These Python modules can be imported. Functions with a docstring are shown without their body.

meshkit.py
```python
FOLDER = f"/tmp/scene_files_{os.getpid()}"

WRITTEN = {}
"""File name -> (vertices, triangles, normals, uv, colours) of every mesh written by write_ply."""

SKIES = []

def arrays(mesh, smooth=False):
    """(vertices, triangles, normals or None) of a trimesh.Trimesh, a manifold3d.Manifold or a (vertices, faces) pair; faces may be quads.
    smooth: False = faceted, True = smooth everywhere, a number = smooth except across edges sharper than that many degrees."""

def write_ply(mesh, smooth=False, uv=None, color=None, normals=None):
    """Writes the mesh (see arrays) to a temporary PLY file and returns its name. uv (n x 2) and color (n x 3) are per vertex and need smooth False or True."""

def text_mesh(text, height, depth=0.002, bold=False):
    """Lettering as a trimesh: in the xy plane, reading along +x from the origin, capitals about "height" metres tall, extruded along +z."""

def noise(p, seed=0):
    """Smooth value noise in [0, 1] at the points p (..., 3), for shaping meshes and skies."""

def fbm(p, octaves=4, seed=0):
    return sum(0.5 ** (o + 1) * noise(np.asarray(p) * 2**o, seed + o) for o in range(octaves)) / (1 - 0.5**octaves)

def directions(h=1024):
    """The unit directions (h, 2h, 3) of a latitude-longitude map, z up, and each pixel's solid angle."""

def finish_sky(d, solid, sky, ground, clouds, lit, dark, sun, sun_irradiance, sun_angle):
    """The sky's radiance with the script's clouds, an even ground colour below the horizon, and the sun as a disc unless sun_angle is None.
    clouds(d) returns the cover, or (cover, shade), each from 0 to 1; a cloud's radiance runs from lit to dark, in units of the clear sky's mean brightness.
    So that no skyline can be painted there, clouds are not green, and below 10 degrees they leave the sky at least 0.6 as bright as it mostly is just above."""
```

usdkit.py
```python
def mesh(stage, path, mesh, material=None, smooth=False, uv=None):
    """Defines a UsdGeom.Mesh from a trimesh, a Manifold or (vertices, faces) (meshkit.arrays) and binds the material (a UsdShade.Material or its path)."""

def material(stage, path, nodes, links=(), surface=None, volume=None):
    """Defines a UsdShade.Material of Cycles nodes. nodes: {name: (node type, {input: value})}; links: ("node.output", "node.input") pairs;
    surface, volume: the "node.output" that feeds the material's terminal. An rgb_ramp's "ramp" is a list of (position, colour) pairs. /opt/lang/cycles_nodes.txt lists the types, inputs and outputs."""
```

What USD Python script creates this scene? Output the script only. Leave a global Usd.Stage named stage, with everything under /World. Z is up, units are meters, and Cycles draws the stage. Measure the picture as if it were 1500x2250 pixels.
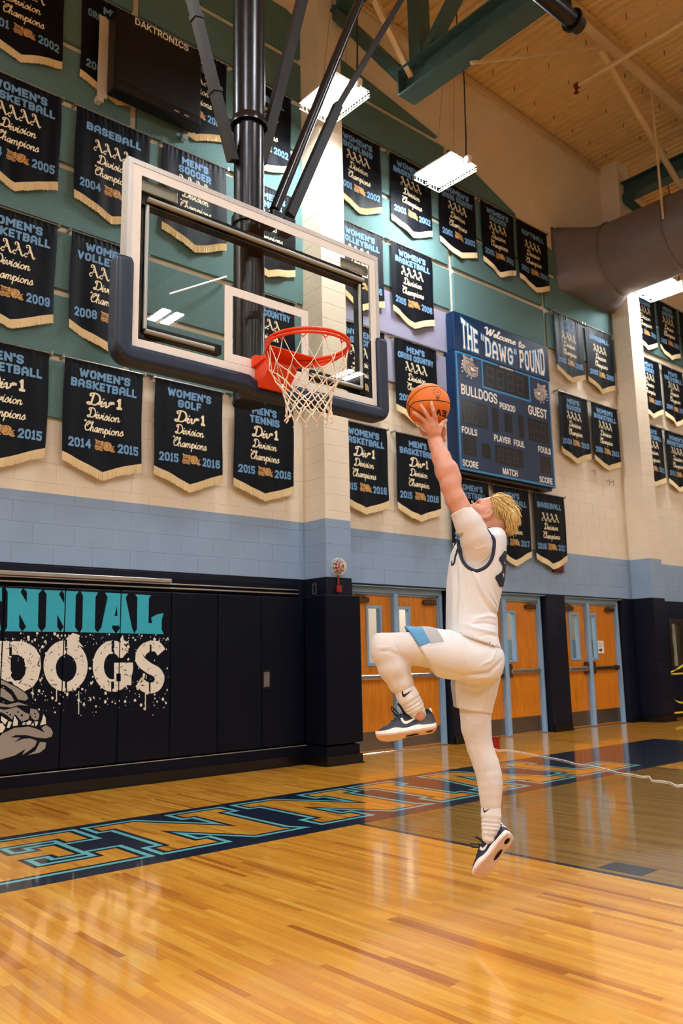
import math, random
import numpy as np, trimesh, usdkit
from pxr import Usd, UsdGeom, UsdShade, Gf, Sdf, Vt
from shapely.geometry import Polygon, LineString, Point, MultiPolygon, box as sbox
from shapely.ops import unary_union
from shapely import affinity
from meshkit import text_mesh

stage = Usd.Stage.CreateInMemory()
UsdGeom.SetStageUpAxis(stage, 'Z'); UsdGeom.SetStageMetersPerUnit(stage, 1.0)
UsdGeom.Xform.Define(stage, '/World'); UsdGeom.Scope.Define(stage, '/World/Looks')
rnd = random.Random(11); nrs = np.random.RandomState(5)

# ------------------------------------------------------------------ camera
CAM = np.array([-2.835, -5.1094, 1.2822]); YAW, PITCH, ROLL, FPX = 0.7183, 0.1739, -0.0197, 1831.245
cf = np.array([math.sin(YAW) * math.cos(PITCH), math.cos(YAW) * math.cos(PITCH), math.sin(PITCH)])
cr = np.cross(cf, [0, 0, 1]); cr /= np.linalg.norm(cr); cu = np.cross(cr, cf)
cr, cu = math.cos(ROLL) * cr + math.sin(ROLL) * cu, -math.sin(ROLL) * cr + math.cos(ROLL) * cu
cam = UsdGeom.Camera.Define(stage, '/World/camera')
mat = Gf.Matrix4d(*[float(v) for row in (np.append(cr, 0), np.append(cu, 0), np.append(-cf, 0), np.append(CAM, 1)) for v in row])
cam.AddTransformOp().Set(mat)
cam.CreateHorizontalApertureAttr(36.0); cam.CreateVerticalApertureAttr(54.0)
cam.CreateFocalLengthAttr(36.0 * FPX / 1500.0)
cam.CreateClippingRangeAttr(Gf.Vec2f(0.05, 200.0))
cam.CreateFStopAttr(5.6); cam.CreateFocusDistanceAttr(4.45)
EXPOSURE = 0.6
cam.GetPrim().CreateAttribute('exposure', Sdf.ValueTypeNames.Float).Set(EXPOSURE)
# ------------------------------------------------------------------ lamps: every fixture carries its own glowing lenses (see high_bay)
LAMP = 150.0
LAMP_COLOR = (0.96, 1.0, 1.05)
LAMP_Z = 8.5
LAMP_SPOTS = [(3.62, 2.26), (5.99, 2.46), (12.5, 2.5)]                          # the row along the wall that the photograph shows
LAMP_SPOTS += [(-8.4, -4.0), (-4.2, -4.0), (0.6, -5.4), (5.4, -4.0), (14.0, -4.0), (-8.4, -12.3), (-4.2, -12.3), (0.6, -12.3), (5.4, -12.3), (10.9, -12.7)]   # the rows over the court (two of them mirror in the glass)
LAMP_SPOTS += [(-4.2, 2.3), (-8.4, 2.3), (-4.2, -8.2), (-8.4, -8.2), (14.0, -8.2)]

def ray(px, py): return cf + cr * (px - 750) / FPX - cu * (py - 1125) / FPX
def at(px, py, axis, val):
    """Where the line of sight of a photograph point meets the plane axis = val: used to measure things on the walls and floor."""
    i = 'xyz'.index(axis); d = ray(px, py); return CAM + d * (val - CAM[i]) / d[i]
def atd(px, py, z): return CAM + ray(px, py) * z
def proj(P):
    v = np.asarray(P, float) - CAM; w = v @ cf
    return np.stack([750 + FPX * (v @ cr) / w, 1125 - FPX * (v @ cu) / w, w], -1)

# ------------------------------------------------------------------ prim helpers
used = {}
def numbered(path):
    if path not in used: used[path] = 0; return path
    used[path] += 1; p = '%s_%03d' % (path, used[path])
    while p in used: used[path] += 1; p = '%s_%03d' % (path, used[path])
    used[p] = 0; return p
def tag(prim, label=None, cat=None, group=None, kind=None):
    for k, v in (('label', label), ('category', cat), ('group', group), ('kind', kind)):
        if v: prim.SetCustomDataByKey(k, v)
    return prim
def thing(name, label=None, cat=None, loc=(0, 0, 0), rotz=0, group=None, kind=None):
    x = UsdGeom.Xform.Define(stage, numbered('/World/' + name))
    if tuple(loc) != (0, 0, 0): x.AddTranslateOp().Set(Gf.Vec3d(*map(float, loc)))
    if rotz: x.AddRotateZOp().Set(float(rotz))
    return tag(x.GetPrim(), label, cat, group, kind)
def obj(name, mesh, m, parent=None, smooth=False, label=None, kind=None, tone=None):
    base = str(parent.GetPath()) if parent else '/World'
    u = usdkit.mesh(stage, numbered(base + '/' + name), mesh, LK[m], smooth)
    if tone is not None:
        UsdGeom.PrimvarsAPI(u).CreatePrimvar('tone', Sdf.ValueTypeNames.FloatArray, 'vertex').Set(Vt.FloatArray.FromNumpy(np.asarray(tone, np.float32)))
    return tag(u.GetPrim(), label, None, None, kind)
def copy_of(root, loc, label, rotz=0):
    was = root.GetCustomData()
    r = thing(root.GetName().rstrip('0123456789').rstrip('_'), label, was['category'], loc, rotz, was.get('group'))
    r.GetReferences().AddInternalReference(root.GetPath()); r.SetInstanceable(True)
    tag(r, label, was['category'], was.get('group')); return r

# ------------------------------------------------------------------ mesh helpers
def cat(*ms):
    flat = []
    for m in ms: flat += m if isinstance(m, (list, tuple)) else [m]
    return trimesh.util.concatenate([trimesh.Trimesh(m.vertices, m.faces, process=False) for m in flat])
def bx(x0, y0, z0, x1, y1, z1):
    m = trimesh.creation.box((abs(x1 - x0), abs(y1 - y0), abs(z1 - z0))); m.apply_translation(((x0 + x1) / 2, (y0 + y1) / 2, (z0 + z1) / 2)); return m
def rbox(x0, y0, z0, x1, y1, z1, r=.006, seg=1):
    """A box with bevelled edges: the hull of its inset corners pushed out along each axis."""
    lo, hi = np.minimum((x0, y0, z0), (x1, y1, z1)), np.maximum((x0, y0, z0), (x1, y1, z1)); r = min(r, *(hi - lo) / 2.01)
    pts = []
    for c in np.ndindex(2, 2, 2):
        p = np.where(c, hi - r, lo + r); s = np.where(c, 1, -1)
        if seg == 1:
            for a in range(3): q = p.copy(); q[a] += s[a] * r; pts.append(q)
        else:
            for t in np.linspace(0, math.pi / 2, seg + 1):
                for f in np.linspace(0, math.pi / 2, seg + 1): pts.append(p + s * r * np.array([math.cos(t) * math.cos(f), math.cos(t) * math.sin(f), math.sin(t)]))
    return trimesh.convex.convex_hull(np.array(pts))
def frame_of(t):
    a = np.cross(t, [0, 0, 1.0] if abs(t[2]) < .9 else [1.0, 0, 0]); a /= np.linalg.norm(a); return a, np.cross(t, a)
def tube(pts, r, sides=10, closed=False, caps=True):
    p = np.asarray(pts, float); n = len(p); r = np.broadcast_to(np.asarray(r, float), (n,))
    t = (np.roll(p, -1, 0) - np.roll(p, 1, 0)) if closed else np.gradient(p, axis=0)
    t /= np.linalg.norm(t, axis=1, keepdims=True) + 1e-12
    a, b = frame_of(t[0]); A = []
    for i in range(n):
        a = a - t[i] * (a @ t[i]); a /= np.linalg.norm(a) + 1e-12; A.append(a)
    A = np.array(A); B = np.cross(t, A); ang = np.arange(sides) * 2 * np.pi / sides
    v = (p[:, None] + r[:, None, None] * (np.cos(ang)[None, :, None] * A[:, None] + np.sin(ang)[None, :, None] * B[:, None])).reshape(-1, 3)
    rows = n if closed else n - 1; i, j = np.meshgrid(np.arange(rows), np.arange(sides), indexing='ij')
    i2 = (i + 1) % n; j2 = (j + 1) % sides
    q = np.stack([i * sides + j, i * sides + j2, i2 * sides + j2, i2 * sides + j], -1).reshape(-1, 4)
    f = np.vstack([q[:, [0, 1, 2]], q[:, [0, 2, 3]]])
    if caps and not closed:
        v = np.vstack([v, p[0], p[-1]]); k = n * sides
        f = np.vstack([f] + [[[k, (s + 1) % sides, s]] for s in range(sides)] + [[[k + 1, (n - 1) * sides + s, (n - 1) * sides + (s + 1) % sides]] for s in range(sides)])
    return trimesh.Trimesh(v, f, process=False)
def bar(a, b, w, h=None, up=(0, 0, 1)):
    """A rectangular bar from a to b, w wide across and h deep along up."""
    a, b = np.asarray(a, float), np.asarray(b, float); h = h or w; t = (b - a) / np.linalg.norm(b - a)
    s = np.cross(t, up); s = s / np.linalg.norm(s) if np.linalg.norm(s) > 1e-6 else frame_of(t)[0]; u = np.cross(s, t)
    c = [p + i * s * w / 2 + j * u * h / 2 for p in (a, b) for i in (-1, 1) for j in (-1, 1)]
    return trimesh.convex.convex_hull(np.array(c))
def cyl(a, b, r, n=20): return tube([a, b], r, n)
def lathe(profile, n=32, loc=(0, 0, 0)):
    m = trimesh.creation.revolve(np.array(profile, float), sections=n); m.apply_translation(loc); return m
def polys(g):
    if g.is_empty: return []
    return [p for p in (g.geoms if hasattr(g, 'geoms') else [g]) if p.geom_type == 'Polygon' and p.area > 1e-9]
def sheet(g, thick, O, ex, ez, n=None):
    """A flat print: the polygon g (metres along ex, ez from O), raised by thick along n."""
    ex, ez = np.asarray(ex, float), np.asarray(ez, float); n = np.cross(ex, ez) if n is None else np.asarray(n, float); ms = []
    for p in polys(g):
        try: ms.append(trimesh.creation.extrude_polygon(p, thick))
        except Exception: pass
    m = cat(*ms); v = m.vertices
    m = trimesh.Trimesh(np.asarray(O, float) + v[:, :1] * ex + v[:, 1:2] * ez + v[:, 2:3] * n, m.faces, process=False)
    if np.dot(np.cross(ex, ez), n) < 0: m.invert()
    return m
def crom(pts, k=6, closed=False):
    p = np.asarray(pts, float); n = len(p); out = []
    for i in range(n if closed else n - 1):
        P = [p[(i + d) % n] if closed else p[min(max(i + d, 0), n - 1)] for d in (-1, 0, 1, 2)]
        for t in np.arange(k) / k:
            out.append(.5 * (2 * P[1] + (P[2] - P[0]) * t + (2 * P[0] - 5 * P[1] + 4 * P[2] - P[3]) * t * t + (3 * P[1] - P[0] - 3 * P[2] + P[3]) * t ** 3))
    if not closed: out.append(p[-1])
    return np.array(out)

# ------------------------------------------------------------------ lettering drawn as strokes
BLK = {  # athletic block capitals: width, strokes in a unit cell
 'A': (.78, ['0,0 0,.72 .3,1 .7,1 1,.72 1,0', '0,.38 1,.38']), 'B': (.74, ['0,0 0,1 .78,1 1,.82 1,.66 .82,.52 0,.52', '.82,.52 1,.38 1,.18 .78,0 0,0']),
 'C': (.72, ['1,.72 1,.8 .76,1 .24,1 0,.8 0,.2 .24,0 .76,0 1,.2 1,.28']), 'D': (.74, ['0,0 0,1 .72,1 1,.78 1,.22 .72,0 0,0']),
 'E': (.66, ['1,1 0,1 0,0 1,0', '0,.5 .8,.5']), 'F': (.64, ['1,1 0,1 0,0', '0,.5 .8,.5']),
 'G': (.74, ['1,.84 .78,1 .24,1 0,.8 0,.2 .24,0 .76,0 1,.2 1,.48 .62,.48']), 'H': (.76, ['0,0 0,1', '1,0 1,1', '0,.5 1,.5']), 'I': (.22, ['.5,0 .5,1']),
 'J': (.66, ['1,1 1,.2 .76,0 .24,0 0,.2 0,.3']), 'K': (.78, ['0,0 0,1', '1,1 .2,.48 1,0']), 'L': (.62, ['0,1 0,0 1,0']), 'M': (.94, ['0,0 0,1 .5,.42 1,1 1,0']),
 'N': (.78, ['0,0 0,1 1,0 1,1']), 'O': (.74, ['0,.5 0,.8 .24,1 .76,1 1,.8 1,.2 .76,0 .24,0 0,.2 0,.5']), 'P': (.7, ['0,0 0,1 .76,1 1,.82 1,.6 .76,.42 0,.42']),
 'R': (.74, ['0,0 0,1 .76,1 1,.82 1,.62 .76,.46 0,.46', '.5,.46 1,0']), 'S': (.72, ['1,.86 .8,1 .22,1 0,.84 0,.68 .2,.53 .8,.47 1,.32 1,.16 .78,0 .2,0 0,.14']),
 'T': (.68, ['.5,0 .5,1', '0,1 1,1']), 'U': (.74, ['0,1 0,.2 .24,0 .76,0 1,.2 1,1']), 'V': (.78, ['0,1 .5,0 1,1']), 'W': (1.02, ['0,1 .22,0 .5,.72 .78,0 1,1']), 'Y': (.76, ['0,1 .5,.5 1,1', '.5,.5 .5,0']),
 '0': (.68, ['0,.5 0,.8 .24,1 .76,1 1,.8 1,.2 .76,0 .24,0 0,.2 0,.5']), '1': (.46, ['.12,.84 .5,1 .5,0', '0,0 1,0']), '2': (.68, ['0,.8 .22,1 .78,1 1,.82 1,.62 0,0 1,0']),
 '3': (.68, ['0,.86 .22,1 .78,1 1,.82 1,.64 .8,.52 .4,.52', '.8,.52 1,.38 1,.18 .78,0 .22,0 0,.14']), '4': (.7, ['.8,0 .8,1 0,.3 1,.3']), '5': (.68, ['1,1 0,1 0,.56 .76,.56 1,.4 1,.18 .78,0 .22,0 0,.13']),
 '6': (.68, ['1,.88 .8,1 .22,1 0,.8 0,.2 .22,0 .78,0 1,.18 1,.4 .78,.56 0,.56']), '7': (.66, ['0,1 1,1 .4,0']), '8': (.68, ['.2,.52 0,.66 0,.82 .22,1 .78,1 1,.82 1,.66 .8,.52 .2,.52 0,.38 0,.18 .22,0 .78,0 1,.18 1,.38 .8,.52']),
 '9': (.68, ['0,.12 .2,0 .78,0 1,.2 1,.8 .78,1 .22,1 0,.82 0,.6 .22,.44 1,.44']), "'": (.2, ['.5,1 .5,.82']), '"': (.62, ['0,1 0,.86', '1,1 1,.86']), '-': (.4, ['0,.5 1,.5']), ' ': (.34, [])}
def glyph(ch, t):
    w, strokes = BLK[ch]; g = []
    for s in strokes:
        pts = [tuple(map(float, q.split(','))) for q in s.split()]
        pts = [(t / 2 + x * (w - t), t / 2 + y * (1 - t)) for x, y in pts]
        g.append(LineString(pts).buffer(t / 2, cap_style='square', join_style='mitre', mitre_limit=2.2))
    return unary_union(g).intersection(sbox(-.02, 0, w + .02, 1)) if g else Polygon(), w
def block_text(s, h, width=None, t=.24, gap=.1, center=True, slab=False):
    x, g = 0, []
    for ch in s:
        p, w = glyph(ch, t)
        if slab and ch in SERIF:
            p = unary_union([p] + [sbox(t / 2 + a * (w - t) - t * .85, b * (1 - t * .62), t / 2 + a * (w - t) + t * .85, b * (1 - t * .62) + t * .62) for a, b in SERIF[ch]])
        g.append(affinity.translate(p, x, 0)); x += w + gap + (.1 if slab else 0)
    p = unary_union(g); L = x - gap; sx = h if width is None else width / L
    p = affinity.scale(p, sx, h, origin=(0, 0))
    return affinity.translate(p, -L * sx / 2, 0) if center else p
SERIF = {'T': [(.5, 0)], 'H': [(0, 0), (0, 1), (1, 0), (1, 1)], 'D': [(0, 0), (0, 1)], 'A': [(0, 0), (1, 0)], 'W': [(0, 1), (1, 1)], 'P': [(0, 0), (0, 1)], 'U': [(0, 1), (1, 1)], 'N': [(0, 0), (0, 1), (1, 1)], 'E': [(0, 0), (0, 1)]}
SCR = {  # joined script: width, strokes (x-height 1)
 'i': (.56, ['-.1,.3 .22,1 .2,.15 .36,0 .6,.32', '.3,1.42 .32,1.46']), 'n': (.98, ['-.1,.35 .18,.95 .14,0', '.15,.5 .45,1 .66,.8 .63,.15 .76,0 1,.32']),
 'm': (1.46, ['-.1,.35 .18,.95 .14,0', '.15,.5 .4,1 .58,.8 .56,0', '.57,.5 .86,1 1.06,.8 1.04,.15 1.18,0 1.48,.32']), 'o': (.86, ['.48,1 .16,.76 .1,.26 .4,0 .7,.3 .66,.8 .44,1', '.66,.86 .92,.72']),
 'v': (.84, ['-.1,.6 .14,1 .26,.35 .36,0 .66,.5 .62,1 .9,.78']), 's': (.72, ['-.05,.2 .4,1.1 .56,.5 .48,.08 .2,0 .04,.18', '.45,.04 .76,.32']),
 'a': (.92, ['.66,.85 .4,1 .1,.6 .16,.05 .42,.06 .68,.95', '.68,1 .64,.15 .76,0 .96,.32']), 'h': (.94, ['-.1,.3 .38,1.8 .3,2.2 .16,1.9 .12,0', '.12,.5 .4,1 .6,.8 .58,.15 .72,0 .96,.32']),
 'p': (.88, ['-.1,.35 .2,1.05 .1,-.85', '.15,.65 .45,1 .7,.6 .55,.05 .2,.12', '.5,.03 .9,.32']), 'e': (.7, ['.08,.45 .55,.62 .48,1 .2,.85 .1,.4 .3,0 .74,.32']), 'l': (.56, ['-.05,.3 .46,1.8 .36,2.15 .2,1.8 .2,.2 .36,0 .6,.32']),
 'c': (.7, ['.6,.8 .4,1 .12,.6 .2,.08 .45,0 .74,.32']), 't': (.58, ['.28,1.8 .2,.2 .36,0 .62,.32', '-.02,1.15 .58,1.2']),
 'D': (1.6, ['.5,1.95 .42,.2 .12,0 -.05,.25 .2,.4 .6,.08 1.1,.14 1.5,1 1.2,1.95 .6,2.2 .1,2 .12,1.6 .3,1.6']), 'C': (1.3, ['-.1,2.1 .0,2.3 .15,2.1', '1.2,1.7 1.0,2.15 .55,1.95 .18,1 .45,.1 .95,.12 1.3,.55', '1.0,1.95 .72,1.4 .5,1.1']),
 'W': (1.75, ['-.25,1.75 .0,2.15 .2,1.9 .3,.9 .38,.02 .75,1.1 .98,1.9 .95,.9 1.05,.02 1.4,1 1.65,2.1']), ' ': (.7, [])}
def script_text(s, h, width=None, t=.22, shear=.16):
    x, g = 0, []
    for ch in s:
        w, strokes = SCR[ch]
        for q in strokes:
            pts = np.array([tuple(map(float, c.split(','))) for c in q.split()]); pts[:, 0] += x
            g.append(LineString(crom(pts, 5)).buffer(t / 2 * (1.12 if ch in 'DCW' else 1), quad_segs=3))
        x += w
    p = affinity.affine_transform(unary_union(g), [1, shear, 0, 1, 0, 0]); sx = h if width is None else width / x
    return affinity.translate(affinity.scale(p, sx, h, origin=(0, 0)), -x * sx / 2, 0).simplify(h * .012)
def old_a():
    S = lambda q, w: LineString(crom([tuple(map(float, c.split(','))) for c in q.split()], 5)).buffer(w / 2, quad_segs=3)
    return unary_union([S('.38,.98 .56,.6 .82,.1', .19), S('.46,.9 .34,.5 .24,.24', .07), S('.26,.3 .04,.3 -.04,.12 .1,.0 .22,.08', .09), S('.5,.9 .34,1.05 .12,1.0 .1,.84 .2,.82', .09), S('.78,.12 .9,0 1.04,.14', .1), S('.3,.44 .66,.44', .07)])
OLD_A = old_a()
def aaaa(w, h):
    g = unary_union([affinity.translate(OLD_A, i * 1.16, 0) for i in range(4)]); return affinity.translate(affinity.scale(g, w / 4.5, h, origin=(0, 0)), -w / 2, 0).simplify(.0015)
def sans_text(s, h, width=None, bold=True):
    """Plain capitals from the sans face as a polygon (h tall, squeezed to width), centred."""
    m = text_mesh(s, h, .01, bold); v = m.vertices; top = m.faces[np.all(v[m.faces][:, :, 2] > .005, axis=1)]
    g = unary_union([Polygon(v[f][:, :2]).buffer(1e-5) for f in top if Polygon(v[f][:, :2]).area > 1e-10]); x0, _, x1, _ = g.bounds
    sx = 1 if width is None else width / (x1 - x0)
    return affinity.scale(affinity.translate(g, -(x0 + x1) / 2, 0), sx, 1, origin=(0, 0)).simplify(h * .006)

# ------------------------------------------------------------------ materials
LK = {}
def C(*c):  # sRGB 0-255 -> linear
    return tuple(((v / 255) / 12.92 if v / 255 <= .04045 else ((v / 255 + .055) / 1.055) ** 2.4) for v in c)
def look(name, col, rough=.5, metal=0, var=0, vscale=6, bump=0, bscale=60, stretch=(1, 1, 1), **kw):
    """A plain surface: base colour with an optional noise of two near tones and an optional fine relief."""
    nodes = {'p': ('principled_bsdf', dict(base_color=col, roughness=rough, metallic=metal, **kw))}; links = []
    if var or bump: nodes['g'] = ('geometry', {}); nodes['m'] = ('mapping', {'scale': stretch}); links += [('g.position', 'm.vector')]
    if var:
        nodes['n'] = ('noise_texture', {'scale': vscale, 'detail': 4.0}); links.append(('m.vector', 'n.vector'))
        nodes['r'] = ('rgb_ramp', {'ramp': [(.3, tuple(c * (1 - var) for c in col)), (.7, tuple(min(1, c * (1 + var)) for c in col))]}); links += [('n.fac', 'r.fac'), ('r.color', 'p.base_color')]
    if bump:
        nodes['bn'] = ('noise_texture', {'scale': bscale, 'detail': 3.0}); nodes['b'] = ('bump', {'strength': bump, 'distance': .004}); links += [('m.vector', 'bn.vector'), ('bn.fac', 'b.height'), ('b.normal', 'p.normal')]
    LK[name] = usdkit.material(stage, '/World/Looks/' + name, nodes, links, surface='p.BSDF'); return LK[name]
def speckle(name, a, b, rough, scale, bump=.4):
    nodes = {'g': ('geometry', {}), 'n': ('noise_texture', {'scale': scale, 'detail': 3.0, 'roughness': .7}), 'r': ('rgb_ramp', {'ramp': [(.4, a), (.6, b)]}), 'p': ('principled_bsdf', {'roughness': rough}), 'b': ('bump', {'strength': bump, 'distance': .003})}
    LK[name] = usdkit.material(stage, '/World/Looks/' + name, nodes, [('g.position', 'n.vector'), ('n.fac', 'r.fac'), ('r.color', 'p.base_color'), ('n.fac', 'b.height'), ('b.normal', 'p.normal')], surface='p.BSDF')
def glow(name, col, strength):
    LK[name] = usdkit.material(stage, '/World/Looks/' + name, {'e': ('emission', {'color': col, 'strength': strength})}, [], surface='e.emission')
def pane(name, tint=(1, 1, 1), ior=1.5, rough=0.0):
    LK[name] = usdkit.material(stage, '/World/Looks/' + name, {'f': ('fresnel', {'IOR': ior}), 'gg': ('geometry', {}), 'iv': ('math', {'math_type': 'subtract', 'value1': 1.0}), 'k': ('math', {'math_type': 'multiply'}), 't': ('transparent_bsdf', {'color': tint}), 'g': ('glossy_bsdf', {'roughness': rough, 'color': (1, 1, 1)}), 'x': ('mix_closure', {})},
                               [('gg.backfacing', 'iv.value2'), ('f.fac', 'k.value1'), ('iv.value', 'k.value2'), ('k.value', 'x.fac'), ('t.BSDF', 'x.closure1'), ('g.BSDF', 'x.closure2')], surface='x.closure')
cam.CreateExposureAttr(EXPOSURE)
W = 3.408                       # the wall behind the basket
NAVY_TOP, BLUE_TOP, COURSE = 2.283, 3.05, .2187
NAVY, PALE, CREAM, TEAL, LAV = C(13, 18, 34), C(142, 166, 192), C(233, 220, 196), C(84, 118, 116), C(140, 138, 158)
# ---- looks of the room
def wall_paint():
    nodes = {'g': ('geometry', {}), 's': ('separate_xyz', {}), 'mr': ('map_range', {'from_min': 0.0, 'from_max': 12.0, 'clamp': True}),
             'r': ('rgb_ramp', {'interpolate': False, 'ramp': [(0, NAVY), (NAVY_TOP / 12, PALE), (BLUE_TOP / 12, CREAM)]}),
             'n': ('noise_texture', {'scale': 90.0, 'detail': 3.0}), 'b': ('bump', {'strength': .25, 'distance': .003}),
             'n2': ('noise_texture', {'scale': 2.5, 'detail': 4.0}), 'r2': ('rgb_ramp', {'ramp': [(.3, (.93, .93, .93)), (.7, (1, 1, 1))]}), 'mx': ('mix', {'mix_type': 'multiply', 'fac': 1.0}), 'p': ('principled_bsdf', {'roughness': .45, 'specular_ior_level': .22})}
    LK['wall_paint'] = usdkit.material(stage, '/World/Looks/wall_paint', nodes, [('g.position', 's.vector'), ('s.z', 'mr.value'), ('mr.result', 'r.fac'), ('g.position', 'n.vector'), ('g.position', 'n2.vector'), ('n2.fac', 'r2.fac'),
        ('r.color', 'mx.color1'), ('r2.color', 'mx.color2'), ('mx.color', 'p.base_color'), ('n.fac', 'b.height'), ('b.normal', 'p.normal')], surface='p.BSDF')
wall_paint()
def plank_look(name, attr):
    """Varnished maple; each strip has its own tone. Past the lane line the strips are stained grey."""
    nodes = {'g': ('geometry', {}), 's': ('separate_xyz', {}), 'a': ('attribute', {'attribute': 'tone'}),
             'm': ('mapping', {'scale': (55, 2.2, 1)}), 'n': ('noise_texture', {'scale': 1.0, 'detail': 5.0, 'roughness': .6}), 'm2': ('mapping', {'scale': (9, 1.6, 1)}), 'n2': ('noise_texture', {'scale': 1.0, 'detail': 3.0}),
             'r': ('rgb_ramp', {'ramp': [(0, C(180, 102, 12)), (.22, C(208, 134, 28)), (.55, C(222, 151, 38)), (1, C(236, 176, 64))]}),
             'gr': ('rgb_ramp', {'ramp': [(.3, (.83, .8, .76)), (.55, (1, 1, 1)), (.75, (1.0, .98, .95))]}), 'fl': ('rgb_ramp', {'ramp': [(.25, (.86, .83, .78)), (.5, (1, 1, 1))]}),
             'mg': ('mix', {'mix_type': 'multiply', 'fac': .9}), 'mf': ('mix', {'mix_type': 'multiply', 'fac': .8}),
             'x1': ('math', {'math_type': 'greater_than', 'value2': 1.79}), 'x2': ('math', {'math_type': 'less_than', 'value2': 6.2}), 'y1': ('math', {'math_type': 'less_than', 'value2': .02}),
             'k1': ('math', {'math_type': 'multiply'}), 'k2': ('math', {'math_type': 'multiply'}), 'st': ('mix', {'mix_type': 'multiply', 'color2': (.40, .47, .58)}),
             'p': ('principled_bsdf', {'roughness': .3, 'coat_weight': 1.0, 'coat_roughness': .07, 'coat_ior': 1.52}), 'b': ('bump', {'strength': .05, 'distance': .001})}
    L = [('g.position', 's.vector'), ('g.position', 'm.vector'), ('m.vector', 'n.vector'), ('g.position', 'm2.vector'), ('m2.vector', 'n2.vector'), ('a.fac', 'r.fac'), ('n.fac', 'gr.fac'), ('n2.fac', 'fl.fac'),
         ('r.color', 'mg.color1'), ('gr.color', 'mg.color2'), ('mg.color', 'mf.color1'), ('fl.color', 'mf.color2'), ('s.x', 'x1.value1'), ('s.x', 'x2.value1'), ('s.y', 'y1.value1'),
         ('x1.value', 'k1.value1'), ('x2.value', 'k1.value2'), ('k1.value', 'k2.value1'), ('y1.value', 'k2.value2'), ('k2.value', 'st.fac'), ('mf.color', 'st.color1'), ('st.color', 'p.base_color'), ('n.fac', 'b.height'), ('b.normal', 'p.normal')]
    LK[name] = usdkit.material(stage, '/World/Looks/' + name, nodes, L, surface='p.BSDF')
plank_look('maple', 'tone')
for n_, c_ in (('floor_navy', C(12, 28, 52)), ('floor_aqua', C(112, 196, 196)), ('floor_black', C(26, 28, 32))):
    look(n_, c_, .3, coat_weight=1.0, coat_roughness=.07, coat_ior=1.52)
look('mortar', C(205, 190, 165), .8); look('concrete', C(120, 112, 100), .8, var=.1)
speckle('felt_teal', C(62, 92, 92), C(100, 134, 131), .95, 120); speckle('felt_lavender', C(118, 116, 136), C(160, 158, 178), .95, 120)
look('deck_paint', C(216, 184, 128), .6, var=.05); look('steel_green', C(52, 82, 80), .5, var=.08); look('steel_tan', C(214, 188, 142), .55, var=.05)
look('duct_paint', C(112, 104, 106), .5, metal=.1, var=.06, vscale=3); look('vinyl_black', C(9, 10, 13), .25); look('vinyl_navy', C(10, 14, 26), .45, bump=.12, bscale=500, specular_ior_level=.12); look('aluminium', C(205, 200, 190), .28, metal=.9)
look('frame_blue', C(138, 172, 202), .35, var=.03); look('door_wood', C(208, 128, 30), .32, var=.16, vscale=4, stretch=(9, 9, .8)); look('kick_steel', C(140, 132, 120), .3, metal=.9, var=.08, stretch=(1, 1, 30)); look('bronze', C(96, 80, 60), .35, metal=.8)
look('chrome', C(215, 212, 205), .15, metal=1.0); look('lobby_cream', C(222, 214, 196), .7); look('lobby_blue', C(140, 180, 195), .6); look('lobby_teal', C(40, 84, 100), .6); look('paper', C(236, 230, 220), .8); look('black_matte', C(16, 16, 18), .5)
pane('pane_glass')

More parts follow.
